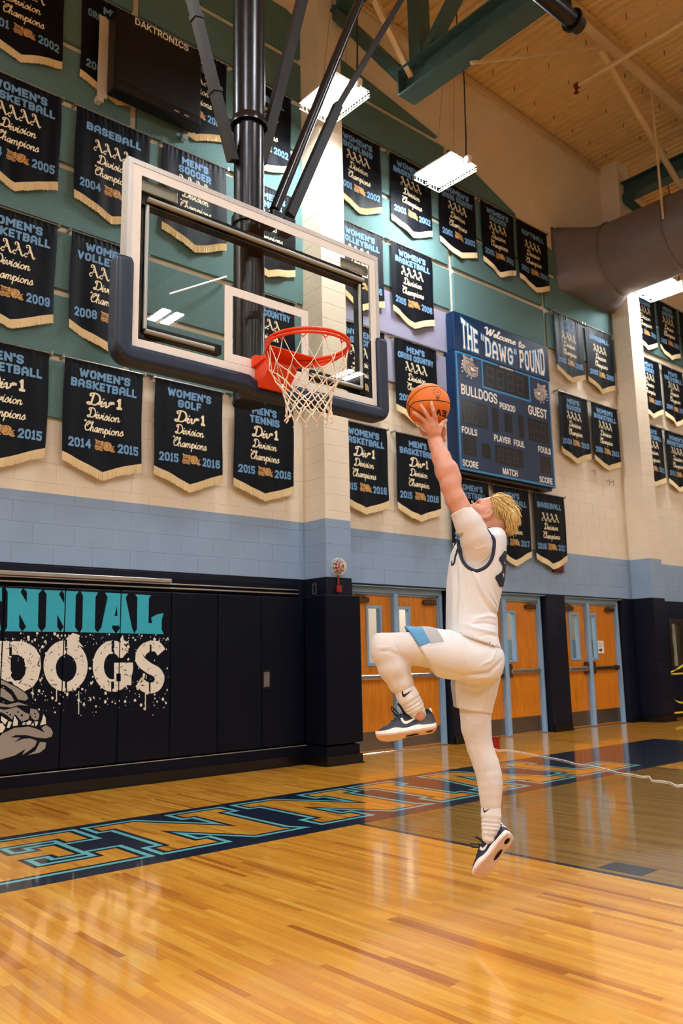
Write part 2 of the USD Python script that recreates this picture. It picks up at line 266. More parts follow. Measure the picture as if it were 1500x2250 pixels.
# ------------------------------------------------------------------ floor
fl = thing('floor', 'varnished maple strip floor with painted navy baseline band', kind='structure')
obj('subfloor', bx(-12.4, -22.4, -.2, 17.4, W + 3.4, -.004), 'concrete', fl)
PW = .0381
def plank_mesh(x0, x1, y0, y1):
    b, d = .0003, .003
    v = [(x0 + b, y0 + b, 0), (x1 - b, y0 + b, 0), (x1 - b, y1 - b, 0), (x0 + b, y1 - b, 0), (x0, y0, -d), (x1, y0, -d), (x1, y1, -d), (x0, y1, -d)]
    f = [(0, 1, 2), (0, 2, 3)] + [t for i in range(4) for t in ((i, 4 + i, 4 + (i + 1) % 4), (i, 4 + (i + 1) % 4, (i + 1) % 4))]
    return np.array(v, float), np.array(f)
planks = []
xs = np.arange(-4.2, 16.6, PW)
for x0 in xs:
    y = -6.2 + nrs.uniform(0, 1)
    while y < W + .1:
        L = nrs.choice([.3, .4, .55, .7, .9, 1.2]) * nrs.uniform(.8, 1.2); planks.append((x0, x0 + PW, y, min(y + L, W + .12))); y += L
pc = np.array([((a + b) / 2, (c + d) / 2, 0) for a, b, c, d in planks]); q = proj(pc)
seen = (q[:, 2] > .3) & (q[:, 0] > -60) & (q[:, 0] < 1560) & (q[:, 1] < 2330)
planks = [p for p, s in zip(planks, seen) if s or True]; q = np.where(seen[:, None], q, 1e6)
size = np.where(seen, [(d - c) / max(z, .1) ** 2 for (a, b, c, d), z in zip(planks, q[:, 2])], 0)
order = np.argsort(-size); own = set(order[:300].tolist())
tones = np.clip(nrs.beta(3.2, 2.2, len(planks)) - (nrs.rand(len(planks)) < .07) * .35, 0, 1)
VV, FF, TT, k = [], [], [], 0
for i, (a, b, c, d) in enumerate(planks):
    v, f = plank_mesh(a, b, c, d)
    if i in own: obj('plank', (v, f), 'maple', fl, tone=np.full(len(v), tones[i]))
    else: VV.append(v); FF.append(f + k); TT.append(np.full(len(v), tones[i])); k += len(v)
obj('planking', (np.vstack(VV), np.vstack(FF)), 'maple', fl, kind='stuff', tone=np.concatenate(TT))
rest = [plank_mesh(-12.4, -4.2, -22.4, W), plank_mesh(-4.2, 17.4, -22.4, -6.2)]
obj('outer_planking', (np.vstack([r[0] for r in rest]), np.vstack([rest[0][1], rest[1][1] + 8])), 'maple', fl, kind='stuff', tone=np.full(16, .55))
# painted on the wood: baseline band with the school's name left bare, aqua outlines, lane line, block
FONT_T = .21
def floor_word():
    spec = [('C', -6.95, .98), ('E', -5.75, 1.0), ('N', -4.55, 1.28), ('T', -3.22, 1.05), ('E', -.98, 1.0), ('N', .20, 1.16), ('N', 1.60, 1.18), ('I', 2.99, .46), ('A', 3.70, 1.26), ('L', 5.17, 1.08)]
    out = []
    for ch, x0, w in spec:
        h, y0 = 1.15, .265; t = FONT_T * h
        R = lambda a, b, c, d: sbox(a * w, b * h, c * w, d * h)
        s, st = .13, t / w
        if ch == 'E': g = [R(.1, 0, .1 + st, 1), R(0, 0, .98, s * 1.25), R(0, 1 - s * 1.25, .98, 1), R(.98 - .16, 0, .98, .3), R(.98 - .16, .7, .98, 1), R(.1, .43, .68, .57), R(.58, .34, .7, .66)]
        elif ch == 'N': g = [R(.1, 0, .1 + st * .85, 1), R(.9 - st * .85, 0, .9, 1), R(0, 0, .36, s), R(0, 1 - s, .25, 1), R(.64, 1 - s, 1, 1), Polygon([(.02 * w, h), (.3 * w, h), (.93 * w, 0), (.64 * w, 0)])]
        elif ch == 'I': g = [R(.22, 0, .78, 1), R(0, 0, 1, s), R(0, 1 - s, 1, 1)]
        elif ch == 'A': g = [Polygon([(.3 * w, h), (.62 * w, h), (.95 * w, 0), (.72 * w, 0), (.45 * w, .86 * h), (.2 * w, 0), (.06 * w, 0)]), R(0, 0, .36, s), R(.62, 0, 1, s), R(.24, 1 - s, .56, 1), R(.2, .28, .76, .42)]
        elif ch == 'L': g = [R(.1, 0, .1 + st, 1), R(0, 1 - s, .42, 1), R(0, 0, 1, s * 1.3), R(.83, 0, 1, .36)]
        elif ch == 'T': g = [R(.39, 0, .61, 1), R(.25, 0, .75, s), R(0, 1 - s * 1.2, 1, 1), R(0, .68, .15, 1), R(.85, .68, 1, 1)]
        else: g = [R(.05, .12, .3, .88), R(.15, 0, .85, .2), R(.15, .8, .85, 1), R(.75, .65, 1, .9), R(.75, .1, 1, .32)]
        out.append(affinity.translate(unary_union(g), x0, y0))
    return out
letters = floor_word()
FB0, FB1 = .0, 1.60
edge = unary_union([l.buffer(.035, join_style='mitre', mitre_limit=2.5) for l in letters]); ring = unary_union([l.buffer(.078, join_style='mitre', mitre_limit=2.5) for l in letters]).difference(edge)
band = unary_union([sbox(-9.2, FB0, 9.2, FB1), sbox(7.6, -7, 9.2, FB1)])
paint = lambda name, g, m, z=.0004: obj(name, sheet(g, .0004, (0, 0, z - .0004), (1, 0, 0), (0, 1, 0)), m, fl)
paint('painted_band', band.difference(unary_union(letters)).difference(ring), 'floor_navy'); paint('letter_outline', ring, 'floor_aqua')
paint('lane_line', sbox(1.74, -5.8, 1.79, FB0), 'floor_black'); paint('lane_line', sbox(-1.79, -5.8, -1.74, FB0), 'floor_black')
paint('lane_block', sbox(1.835, -2.35, 2.04, -2.06), 'floor_black'); paint('three_point_line', sbox(6.2, -1.6, 6.25, FB0), 'floor_black')

# ------------------------------------------------------------------ the front wall of painted blocks
OPEN = [(4.78, 6.72), (7.26, 9.22), (9.78, 11.68)]; OPEN_TOP = NAVY_TOP
PIL = [(3.943, 4.371, 2.958), (12.03, 12.48, 2.98)]
wf = thing('wall_front', 'painted concrete block wall, navy below, pale blue band, cream above', kind='structure')
core = sbox(-12.4, 0, 17.4, 12.2)
for a, b in OPEN: core = core.difference(sbox(a, -1, b, OPEN_TOP))
core = core.difference(sbox(13.35, .9, 14.2, 1.95))
obj('wall_core', sheet(core, .2, (0, W + .004, 0), (1, 0, 0), (0, 0, 1), (0, 1, 0)), 'wall_paint', wf)
for a, b in OPEN: obj('lintel', bx(a + .003, W + .006, OPEN_TOP - .012, b - .003, W + .205, OPEN_TOP - .002), 'frame_blue', wf)
def block_mesh(x0, x1, z0, z1, y, ax='x'):
    g, b, d = .0004, .004, .0028
    o = [(x0 + g, z0 + g), (x1 - g, z0 + g), (x1 - g, z1 - g), (x0 + g, z1 - g)]; i = [(x0 + g + b, z0 + g + b), (x1 - g - b, z0 + g + b), (x1 - g - b, z1 - g - b), (x0 + g + b, z1 - g - b)]
    v = [(p[0], y, p[1]) for p in i] + [(p[0], y + d, p[1]) for p in o] + [(p[0], y + .012, p[1]) for p in o]
    if ax == 'y': v = [(y + (p[1] - y), p[0], p[2]) for p in v]      # a face that looks along -x: x and y change places
    f = [(0, 1, 2), (0, 2, 3)] + [t for r in (0, 4) for k in range(4) for t in ((r + k, r + 4 + k, r + 4 + (k + 1) % 4), (r + k, r + 4 + (k + 1) % 4, r + (k + 1) % 4))]
    f = np.array(f); return np.array(v, float), (f if ax == 'y' else f)
blocks, pillar = [], []
nrow = int((11.9) / COURSE) + 2
for r in range(-10, 46):
    z0 = NAVY_TOP + .009 + r * COURSE; z1 = z0 + COURSE
    if z1 < .05 or z0 > 11.6: continue
    x = -1.6 + (r % 2) * COURSE
    while x < 15.8:
        a, b = x, x + 2 * COURSE; x = b
        for o0, o1 in OPEN + [(p[0], p[1]) for p in PIL]:
            if (z0 < OPEN_TOP - .05 or (o0, o1) not in OPEN) and a < o1 and b > o0:
                if a < o0 < b and b <= o1 + .44: b = o0
                elif a < o1 < b: a = o1
                else: a = b
        if 13.3 < (a + b) / 2 < 14.25 and .85 < (z0 + z1) / 2 < 2.0: continue
        if b - a > .03: blocks.append((a, b, max(z0, 0), z1, W))
    for k_, (a, b, y) in enumerate(PIL):
        m_ = (a + b) / 2 if r % 2 else None
        pillar.append((k_, 'x', a, b, max(z0, 0), z1, y)); pillar.append((k_, 'y', y, W, max(z0, 0), z1, a))
PANELS = []
rows = [(4.59, 5.26), (5.35, 6.01), (6.10, 6.78), (6.87, 7.56), (7.65, 8.31), (8.40, 9.11), (9.22, 9.80), (9.90, 10.6), (10.7, 11.3)]
gable = Polygon([(-4, 0), (-4, 11.2), (2.6, 11.2), (3.55, 10.67), (4.02, 10.45), (4.7, 10.32), (6.72, 9.97), (7.17, 9.87), (9.95, 8.91), (12.25, 8.3), (13, 9.0), (16, 9.0), (16, 0)])
for x0, x1, lo in ((-3.9, -1.30, 4.0), (-1.21, 1.30, 4.0), (1.39, 3.94, 4.5), (4.376, 7.03, 5.3), (7.13, 9.62, 6.8), (9.72, 12.02, 6.8), (12.485, 15.9, 7.6)):
    if lo == 4.0: PANELS.append((sbox(x0, 3.88, x1, 4.51), 'felt_teal'))
    for z0, z1 in rows:
        if z0 < lo: continue
        g = sbox(x0, z0, x1, z1).intersection(gable).buffer(-.02).buffer(.02)
        if g.area > .03: PANELS.append((g, 'felt_lavender' if (4 < x0 < 5 and z0 < 6.5) else 'felt_teal'))
bc = np.array([((a + b) / 2, y, (c + d) / 2) for a, b, c, d, y in blocks]); bq = proj(bc)
hid = np.array([any(g.contains(Point(p[0], p[2])) for g, _ in PANELS) or (p[0] < 3.9 and p[2] < 2.0) for p in bc])
vis = (bq[:, 2] > 0) & (bq[:, 0] > -40) & (bq[:, 0] < 1540) & (bq[:, 1] > -40) & (bq[:, 1] < 2200) & ~hid
bs = np.where(vis, [(b - a) * (d - c) for a, b, c, d, y in blocks] / bq[:, 2] ** 2, 0); own = set(np.argsort(-bs)[:255].tolist())
VV, FF, k = [], [], 0
for i, (a, b, c, d, y) in enumerate(blocks):
    v, f = block_mesh(a, b, c, d, y)
    if i in own and bs[i] > 0: obj('block', (v, f), 'wall_paint', wf)
    else: VV.append(v); FF.append(f + k); k += len(v)
obj('blockwork', (np.vstack(VV), np.vstack(FF)), 'wall_paint', wf, kind='stuff')
for k_, (a, b, y) in enumerate(PIL):
    pl = thing('trim_%d' % (k_ + 1), ('block pilaster behind the basket, nearest the hoop', 'far block pilaster right of the third pair of doors')[k_], kind='structure')
    obj('pilaster_core', bx(a + .005, y + .005, 0, b - .004, W + .05, 11.5), 'wall_paint', pl)
    obj('side_face', bx(b - .012, y + .01, 0, b, W, 11.5), 'wall_paint', pl)
    V2, F2, k2 = [], [], 0
    for kk, ax, p0, p1, z0, z1, yy in pillar:
        if kk != k_ : continue
        v, f = block_mesh(p0, p1, z0, z1, yy) if ax == 'x' else block_mesh(p0, p1, z0, z1, yy, 'y')
        if ax == 'y': f = f[:, ::-1]
        big = 2.0 < z0 < 7.6 and k_ == 0
        if big: obj('block', (v, f), 'wall_paint', pl)
        else: V2.append(v); F2.append(f + k2); k2 += len(v)
    obj('blockwork', (np.vstack(V2), np.vstack(F2)), 'wall_paint', pl, kind='stuff')
for g, m_ in PANELS:
    obj('acoustic_panel', sheet(g, .05, (0, W, 0), (1, 0, 0), (0, 0, 1), (0, -1, 0)), m_, wf)
# cove base under the wall and round the pilasters
def cove(pts):
    g = LineString(pts); return cat(sheet(g.buffer(.012, cap_style='flat', join_style='mitre'), .115, (0, 0, 0), (1, 0, 0), (0, 1, 0)), sheet(g.buffer(.03, cap_style='flat', join_style='mitre'), .012, (0, 0, 0), (1, 0, 0), (0, 1, 0)))
bf = thing('baseboard_front', 'black vinyl cove base along the block wall', kind='structure')
P1, P2 = PIL
obj('cove_base', cove([(-1.5, W - .13), (P1[0] - .1, W - .13), (P1[0] - .1, P1[2] - .08), (P1[1] + .03, P1[2] - .08), (P1[1] + .03, W)]), 'vinyl_black', bf)
obj('cove_base', cove([(6.74, W - .012), (7.24, W - .012)]), 'vinyl_black', bf); obj('cove_base', cove([(9.24, W - .012), (9.76, W - .012)]), 'vinyl_black', bf)
obj('cove_base', cove([(11.7, W - .012), (P2[0] - .012, W - .012), (P2[0] - .012, P2[2] - .012), (P2[1] + .012, P2[2] - .012), (P2[1] + .012, W - .012), (16, W - .012)]), 'vinyl_black', bf)
obj('wall_plinth', cat(rbox(-1.5, W - .12, 0, P1[0] - .03, W + .01, .228, .01), rbox(P1[0] - .09, P1[2] - .07, 0, P1[1] + .02, W, .228, .01)), 'vinyl_navy', bf)
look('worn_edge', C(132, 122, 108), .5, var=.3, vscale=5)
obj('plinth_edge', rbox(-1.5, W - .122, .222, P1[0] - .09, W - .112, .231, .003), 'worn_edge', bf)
# other walls, plain, behind the camera
for n_, b_ in (('wall_left', (-12.4, -22.4, 0, -12.2, W + .2, 12.3)), ('wall_right', (17.2, -22.4, 0, 17.4, W + .2, 12.3)), ('wall_back', (-12.4, -22.4, 0, 17.4, -22.2, 12.3))):
    tag(obj(n_, bx(*b_), 'wall_paint'), 'plain painted block wall behind or beside the camera', None, None, 'structure')

# ------------------------------------------------------------------ roof: deck, purlins, trusses
ZC = lambda x: 11.77 - .0306 * x
px_, prof = -13.0, []
while px_ < 17.6:
    for dx, dz in ((0, 0), (.045, 0), (.06, .04), (.135, .04)): prof.append((px_ + dx, ZC(px_ + dx) + dz))
    px_ += .1524
prof = np.array(prof); n_ = len(prof)
v = np.vstack([np.column_stack([prof[:, 0], np.full(n_, W + .2), prof[:, 1]]), np.column_stack([prof[:, 0], np.full(n_, -22.4), prof[:, 1]]), np.column_stack([prof[:, 0], np.full(n_, W + .2), prof[:, 1] + .03]), np.column_stack([prof[:, 0], np.full(n_, -22.4), prof[:, 1] + .03])])
i = np.arange(n_ - 1); f = np.vstack([np.column_stack([i, n_ + i, n_ + i + 1]), np.column_stack([i, n_ + i + 1, i + 1]), np.column_stack([2 * n_ + i, 3 * n_ + i + 1, 3 * n_ + i]), np.column_stack([2 * n_ + i, 2 * n_ + i + 1, 3 * n_ + i + 1])])
ce = thing('ceiling', 'tan corrugated steel roof deck', kind='structure')
obj('steel_deck', (v, f), 'deck_paint', ce)
clips = []
for x_ in np.arange(6.2, 13.5, .61):
    for y_ in np.arange(-1.5, 3.2, .75): clips.append(bx(x_ - .005, y_ - .005, ZC(x_) - .085, x_ + .005, y_ + .005, ZC(x_) + .02))
obj('deck_clips', cat(*clips), 'bronze', ce, kind='stuff')
def purlin(y): return cat(bar((-12, y, ZC(-12) - .1), (17, y, ZC(17) - .1), .02, .2), bar((-12, y, ZC(-12) - .205), (17, y, ZC(17) - .205), .16, .015), bar((-12, y, ZC(-12) - .01), (17, y, ZC(17) - .01), .16, .015))
for y_ in (1.2, -1.8, -4.8, -7.8, -10.8, -13.8): obj('purlin', purlin(y_), 'steel_tan', ce)
obj('edge_angle', cat(bar((-12, W - .03, ZC(-12) - .04), (17, W - .03, ZC(17) - .04), .06, .02), bar((-12, W - .05, ZC(-12) - .13), (17, W - .05, ZC(17) - .13), .03, .03)), 'steel_tan', ce)
def ibeam(a, b, w=.3, h=.36, t=.022, cap=True):
    a, b = np.asarray(a, float), np.asarray(b, float); u = np.array([0, 0, 1.0])
    return cat(bar(a, b, t, h), bar(a + u * (h / 2), b + u * (h / 2), w, t), bar(a - u * (h / 2), b - u * (h / 2), w, t))
def truss(x, label):
    t = thing('roof_truss', label, 'roof truss', group=None)
    y0, y1, zb, zt = 1.62, -22, 8.62, 10.75
    obj('bottom_chord', cat(ibeam((x, y0, zb), (x, y1, zb)), bx(x - .15, y0, zb - .18, x + .15, y0 + .02, zb + .18)), 'steel_green', t)
    obj('top_chord', ibeam((x, W - .1, zt), (x, y1, zt), .28, .34), 'steel_green', t)
    obj('diagonal', bar((x, 3.0, zt - .1), (x, 1.62, zb + .1), .16, .2, (1, 0, 0)), 'steel_green', t)
    obj('post', bar((x, 1.36, zb + .15), (x, 1.36, zt - .15), .2, .2, (0, 1, 0)), 'steel_green', t)
    y = 1.36
    while y > -20:
        obj('diagonal', bar((x, y, zb + .15), (x, y - 2, zt - .15), .12, .16, (1, 0, 0)), 'steel_green', t); obj('post', bar((x, y - 2, zb + .15), (x, y - 2, zt - .15), .15, .15, (0, 1, 0)), 'steel_green', t); y -= 2
    return t
truss(4.32, 'green steel roof truss above the basket, ending by the nearest pilaster'); truss(12.25, 'green steel roof truss resting on the far pilaster above the grey duct')
kb = thing('kicker_brace', 'tan slanting steel brace tube between purlin and far roof truss', 'brace'); obj('brace_tube', cyl(at(1318, 108, 'y', 1.2), (12.25, at(1512, 440, 'x', 12.25)[1], at(1512, 440, 'x', 12.25)[2]), .055), 'steel_tan', kb)
kb = thing('kicker_brace', 'thin tan flat strut running down to the near green truss', 'brace'); obj('brace_bar', bar((4.32, 1.52, 8.72), at(823, 0, 'x', 3.6), .07, .07), 'steel_tan', kb)
kb = thing('kicker_brace', 'pale thin cross strut between purlin and near truss under the deck', 'brace'); obj('brace_bar', bar(at(1035, 138, 'x', 4.32), at(1316, 104, 'y', 1.2), .035, .035), 'steel_tan', kb)
sp = thing('sprinkler_pipe', 'tan sprinkler pipe with red head running under the roof deck', 'pipe')
a = at(1265, 190, 'z', 10.75); obj('pipe', cyl(a, (a[0] + .05, -14, 10.75), .04), 'steel_tan', sp); look('red_brass', C(120, 52, 34), .4, metal=.6)
obj('sprinkler_head', cat(cyl(a, a + [0, 0, -.1], .02), lathe([(0, 0), (.045, .01), (.045, .018), (0, .02)], 12, a + [0, 0, -.13]), cyl(a + [0, .02, 0], a + [0, -.06, 0], .055)), 'red_brass', sp)
for y_ in (.2, -2.8): obj('hanger', cyl((a[0], y_, 10.75), (a[0], y_, ZC(a[0])), .008, 6), 'steel_tan', sp)

# ------------------------------------------------------------------ duct
du = thing('air_duct', 'large grey round air duct passing through the wall by a square transition', 'duct')
dc = np.array([11.08, 0, 8.75]); DR = .70
T = 24; ang = np.arange(T) * 2 * np.pi / T + np.pi / 4
sq = lambda w, h: np.array([(dc[0] + w * c / max(abs(c), abs(s)), dc[2] + h * s / max(abs(c), abs(s))) for c, s in zip(np.cos(ang), np.sin(ang))])
ci = lambda r: np.array([(dc[0] + r * math.cos(t), dc[2] + r * math.sin(t)) for t in ang])
yt = 2.62
v = np.vstack([np.column_stack([sq(.93, .62)[:, 0], np.full(T, W + .02), sq(.93, .62)[:, 1]]), np.column_stack([sq(.93, .62)[:, 0], np.full(T, W - .12), sq(.93, .62)[:, 1]]), np.column_stack([ci(DR)[:, 0], np.full(T, yt), ci(DR)[:, 1]])])
f = []
for r in range(2):
    for k in range(T): a0, b0 = r * T + k, r * T + (k + 1) % T; f += [(a0, b0, b0 + T), (a0, b0 + T, a0 + T)]
obj('transition', (v, np.array(f)), 'duct_paint', du, smooth=55)
obj('flange', cat(*[bar((dc[0] + sx * .95, W - .01, dc[2] + .64), (dc[0] + sx * .95, W - .01, dc[2] - .64), .05, .03, (0, 1, 0)) for sx in (-1, 1)], *[bar((dc[0] - .97, W - .01, dc[2] + sz * .64), (dc[0] + .97, W - .01, dc[2] + sz * .64), .05, .03, (0, 1, 0)) for sz in (-1, 1)]), 'duct_paint', du)
obj('duct_tube', tube([(dc[0], y_, dc[2]) for y_ in np.linspace(yt, -2.6, 16)], DR, 48, caps=True), 'duct_paint', du, smooth=40)
for y_ in (yt, 1.35, -.3, -2.5): obj('collar', tube([(dc[0] + (DR + .01) * math.cos(t), y_, dc[2] + (DR + .01) * math.sin(t)) for t in np.arange(40) * 2 * np.pi / 40], .022, 8, True), 'duct_paint', du, smooth=40)
for y_ in (1.28, -2.1):
    for s in (-1, 1): obj('hanger_rod', cyl((dc[0] + s * (DR + .03), y_, dc[2]), (dc[0] + s * (DR + .03), y_, ZC(11) - .1), .022, 8), 'steel_tan', du)

# ------------------------------------------------------------------ doors and frames
YD = W + .1
def leaf(n, x0, x1, hinge, label, wx, bar_dark=False):
    d = thing('door_%d' % n, label, kind='structure')
    g = sbox(x0, .016, x1, 2.188).difference(sbox(wx[0], 1.2, wx[1], 1.985))
    obj('door_panel', sheet(g, .045, (0, YD + .06, 0), (1, 0, 0), (0, 0, 1), (0, 1, 0)), 'door_wood', d)
    fr = sbox(wx[0] - .03, 1.17, wx[1] + .03, 2.015).difference(sbox(wx[0] + .012, 1.212, wx[1] - .012, 1.973))
    wfm = obj('vision_frame', sheet(fr, .07, (0, YD + .045, 0), (1, 0, 0), (0, 0, 1), (0, 1, 0)), 'frame_blue', d); obj('pane', bx(wx[0], YD + .08, 1.2, wx[1], YD + .086, 1.985), 'pane_glass', wfm)
    obj('kick_plate', rbox(x0 + .01, YD + .054, .03, x1 - .01, YD + .06, .28, .002), 'kick_steel', d)
    pb = obj('push_bar', cat(rbox(x0 + .05, YD - .03, .985, x1 - .05, YD + .01, 1.05, .012), rbox(x0 + .05, YD, .97, x0 + .12, YD + .06, 1.065, .008), rbox(x1 - .12, YD, .97, x1 - .05, YD + .06, 1.065, .008)), 'bronze' if bar_dark else 'aluminium', d)
    xh = x0 if hinge < 0 else x1
    obj('latch_case', rbox(*( (x1 - .1, YD - .01, .92, x1 - .03, YD + .06, 1.14) if hinge < 0 else (x0 + .03, YD - .01, .92, x0 + .1, YD + .06, 1.14)), .012), 'bronze', d)
    s = 1 if hinge < 0 else -1
    obj('door_closer', cat(rbox(xh + s * .06, YD - .01, 2.05, xh + s * .32, YD + .06, 2.12, .012), bar((xh + s * .26, YD + .02, 2.125), (xh + s * .05, YD - .02, 2.16), .03, .012)), 'bronze', d)
    return d
def door_set(k, a, b, mull, wins, labels):
    t = thing('trim_%d' % (k + 3), ('pale blue steel door frame beside the nearest pilaster', 'pale blue steel door frame behind the player', 'pale blue steel door frame left of the far pilaster')[k], kind='structure')
    obj('jamb', cat(rbox(a, YD, 0, a + .065, YD + .12, 2.27, .006), bx(a + .065, YD + .03, 0, a + .085, YD + .06, 2.2)), 'frame_blue', t); obj('jamb', cat(rbox(b - .065, YD, 0, b, YD + .12, 2.27, .006), bx(b - .085, YD + .03, 0, b - .065, YD + .06, 2.2)), 'frame_blue', t)
    obj('head', cat(rbox(a + .065, YD, 2.19, b - .065, YD + .12, 2.27, .006), bx(a + .065, YD + .03, 2.165, b - .065, YD + .06, 2.2)), 'frame_blue', t)
    obj('mullion', cat(rbox(mull - .045, YD - .02, .008, mull + .045, YD + .12, 2.19, .012)), 'frame_blue', t)
    obj('threshold', rbox(a + .02, YD - .06, 0, b - .02, YD + .16, .014, .006), 'chrome', t)
    leaf(2 * k + 1, a + .07, mull - .047, -1, labels[0], wins[0]); leaf(2 * k + 2, mull + .047, b - .07, 1, labels[1], wins[1], k == 2)
door_set(0, 4.80, 6.70, 5.70, [(5.19, 5.43), (5.80, 6.02)], ['orange wood gym door right beside the padded pilaster', 'orange wood gym door behind the raised knee of the player'])
door_set(1, 7.28, 9.20, 8.19, [(7.8, 8.03), (8.29, 8.51)], ['orange wood gym door mostly hidden behind the player', 'orange wood gym door just right of the player'])
door_set(2, 9.80, 11.66, 10.62, [(10.11, 10.36), (10.72, 10.92)], ['orange wood gym door left in the far pair of doors', 'orange wood gym door with a white paper arrow sign'])
nt = thing('paper_sign', 'white paper sign with two lines of print and black arrow taped on far door', 'sign', (11.05, YD + .057, 1.40))
obj('sheet', bx(-.115, -.002, -.115, .115, 0, .115), 'paper', nt)
arrow = Polygon([(-.06, -.015), (0, -.015), (0, -.045), (.06, 0), (0, .045), (0, .015), (-.06, .015)])
obj('arrow', sheet(affinity.translate(arrow, 0, -.06), .0008, (0, -.002, 0), (1, 0, 0), (0, 0, 1)), 'black_matte', nt)
look('print_grey', C(150, 148, 145), .8)
obj('print', cat(*[bx(-.075 + .019 * k, -.0026, z_, -.062 + .019 * k, -.002, z_ + .016) for z_ in (.06, .012) for k in range(8)]), 'print_grey', nt)
# far opening with a recessed window in the wall right of the far pilaster
wn = thing('window_1', 'small brown framed window in the navy wall past the far pilaster', kind='structure')
obj('window_frame', sheet(sbox(13.35, .9, 14.2, 1.95).difference(sbox(13.45, 1.0, 13.78, 1.85)).difference(sbox(13.86, 1.0, 14.15, 1.85)), .1, (0, W - .01, 0), (1, 0, 0), (0, 0, 1), (0, 1, 0)), 'bronze', wn); obj('pane', bx(13.4, W + .05, .95, 14.18, W + .056, 1.9), 'pane_glass', wn)
# the lobby seen through the door panes
lb = thing('wall_lobby', 'lobby walls seen through the door panes', kind='structure')
for n_, z0, z1, m_ in (('lower_wall', 0, 1.2, 'lobby_teal'), ('middle_wall', 1.2, 1.62, 'lobby_blue'), ('upper_wall', 1.62, 3.0, 'lobby_cream')): obj(n_, bx(8.9, W + 3.2, z0, 17, W + 3.3, z1), m_, lb)
obj('near_wall', bx(3.5, W + 2.2, 0, 8.8, W + 2.3, 3.0), 'lobby_cream', lb); obj('ceiling_slab', bx(3.4, W + .21, 3.0, 17, W + 3.4, 3.1), 'lobby_cream', lb); obj('end_wall', bx(3.4, W + .21, 0, 3.5, W + 3.4, 3), 'lobby_cream', lb); obj('end_wall', bx(17, W + .21, 0, 17.1, W + 3.4, 3), 'lobby_cream', lb)
glow('lobby_glow', (1, .94, .85), 22.0)
for x_ in (5.6, 8.2, 10.6, 13.6):
    l_ = thing('lobby_light', 'flat lobby ceiling light behind the doors', 'ceiling light', (x_, W + 1.2, 2.96), group='lobby ceiling lights'); obj('diffuser', bx(-.3, -.3, -.02, .3, .3, -.01), 'lobby_glow', l_); obj('housing', bx(-.32, -.32, -.01, .32, .32, .01), 'lobby_cream', l_)
# ------------------------------------------------------------------ high-bay fixtures hung on cords
look('lamp_white', C(225, 222, 214), .4); look('wire_white', C(232, 226, 210), .4, metal=.2); glow('lamp_glow', LAMP_COLOR, LAMP); look('cord_black', C(18, 18, 20), .5); look('box_grey', C(150, 142, 128), .5)
look('sensor_white', C(235, 230, 220), .5)
def high_bay(x, y, label):
    t = thing('high_bay_light', label, 'light fixture', (x, y, LAMP_Z))
    obj('housing', cat(rbox(-.27, -.36, .0, .27, .36, .05, .01), rbox(-.07, -.30, .05, .07, .30, .1, .01)), 'lamp_white', t)
    for s in (-1, 1): obj('lens', bx(s * .155 - .1, -.34, -.012, s * .155 + .1, .34, -.001), 'lamp_glow', t)
    gw = []
    for s in (-1, 1):
        x0, x1 = s * .155 - .125, s * .155 + .125
        for yy in np.linspace(-.38, .38, 15): gw += [bar((x0, yy, -.07), (x0, yy, .01), .005), bar((x1, yy, -.07), (x1, yy, .01), .005)]
        for xx in (x0, x1):
            for zz in (-.07, -.035, .01): gw.append(bar((xx, -.38, zz), (xx, .38, zz), .006))
        for yy in (-.38, .38):
            for zz in (-.07, .01): gw.append(bar((x0, yy, zz), (x1, yy, zz), .006))
            for xx in np.linspace(x0, x1, 5): gw.append(bar((xx, yy, -.07), (xx, yy, .01), .005))
    obj('wire_guard', cat(*gw), 'wire_white', t)
    obj('motion_sensor', cat(lathe([(0, -.05), (.03, -.05), (.055, -.02), (.06, .03), (0, .03)], 18, (.04, -.42, 0)), bx(0, -.42, .0, .08, -.3, .03)), 'sensor_white', t, smooth=40)
    top = ZC(x) - LAMP_Z - .35
    obj('junction_box', cat(rbox(-.09, -.42, top, .09, -.26, top + .16, .01), bx(-.02, -.36, top + .16, .02, -.32, ZC(x) - LAMP_Z)), 'box_grey', t)
    s = np.linspace(0, 1, 16); obj('power_cord', tube(np.column_stack([.09 + .06 * np.sin(s * 5) * (1 - s), -.34 + .05 * np.sin(s * 9) * s, .1 + (top - .05) * s]), .011, 6), 'cord_black', t, smooth=40)
    for xx in (-.2, .2): obj('hanger_wire', bar((xx, 0, .05), (xx * .2, -.3, top), .004), 'bronze', t)
    return t
LL = ['bright caged ceiling light right of the black mast, before the near pilaster', 'bright caged ceiling light above the scoreboard, hung on a black cord', 'bright caged light fixture showing under the grey duct']
hb = high_bay(*LAMP_SPOTS[0], LL[0])
for k, (x_, y_) in enumerate(LAMP_SPOTS[1:]):
    if k < 2: high_bay(x_, y_, LL[k + 1])
    else: r = high_bay(x_, y_, 'caged ceiling light over the court behind the camera'); tag(r, group='ceiling lights over the court')
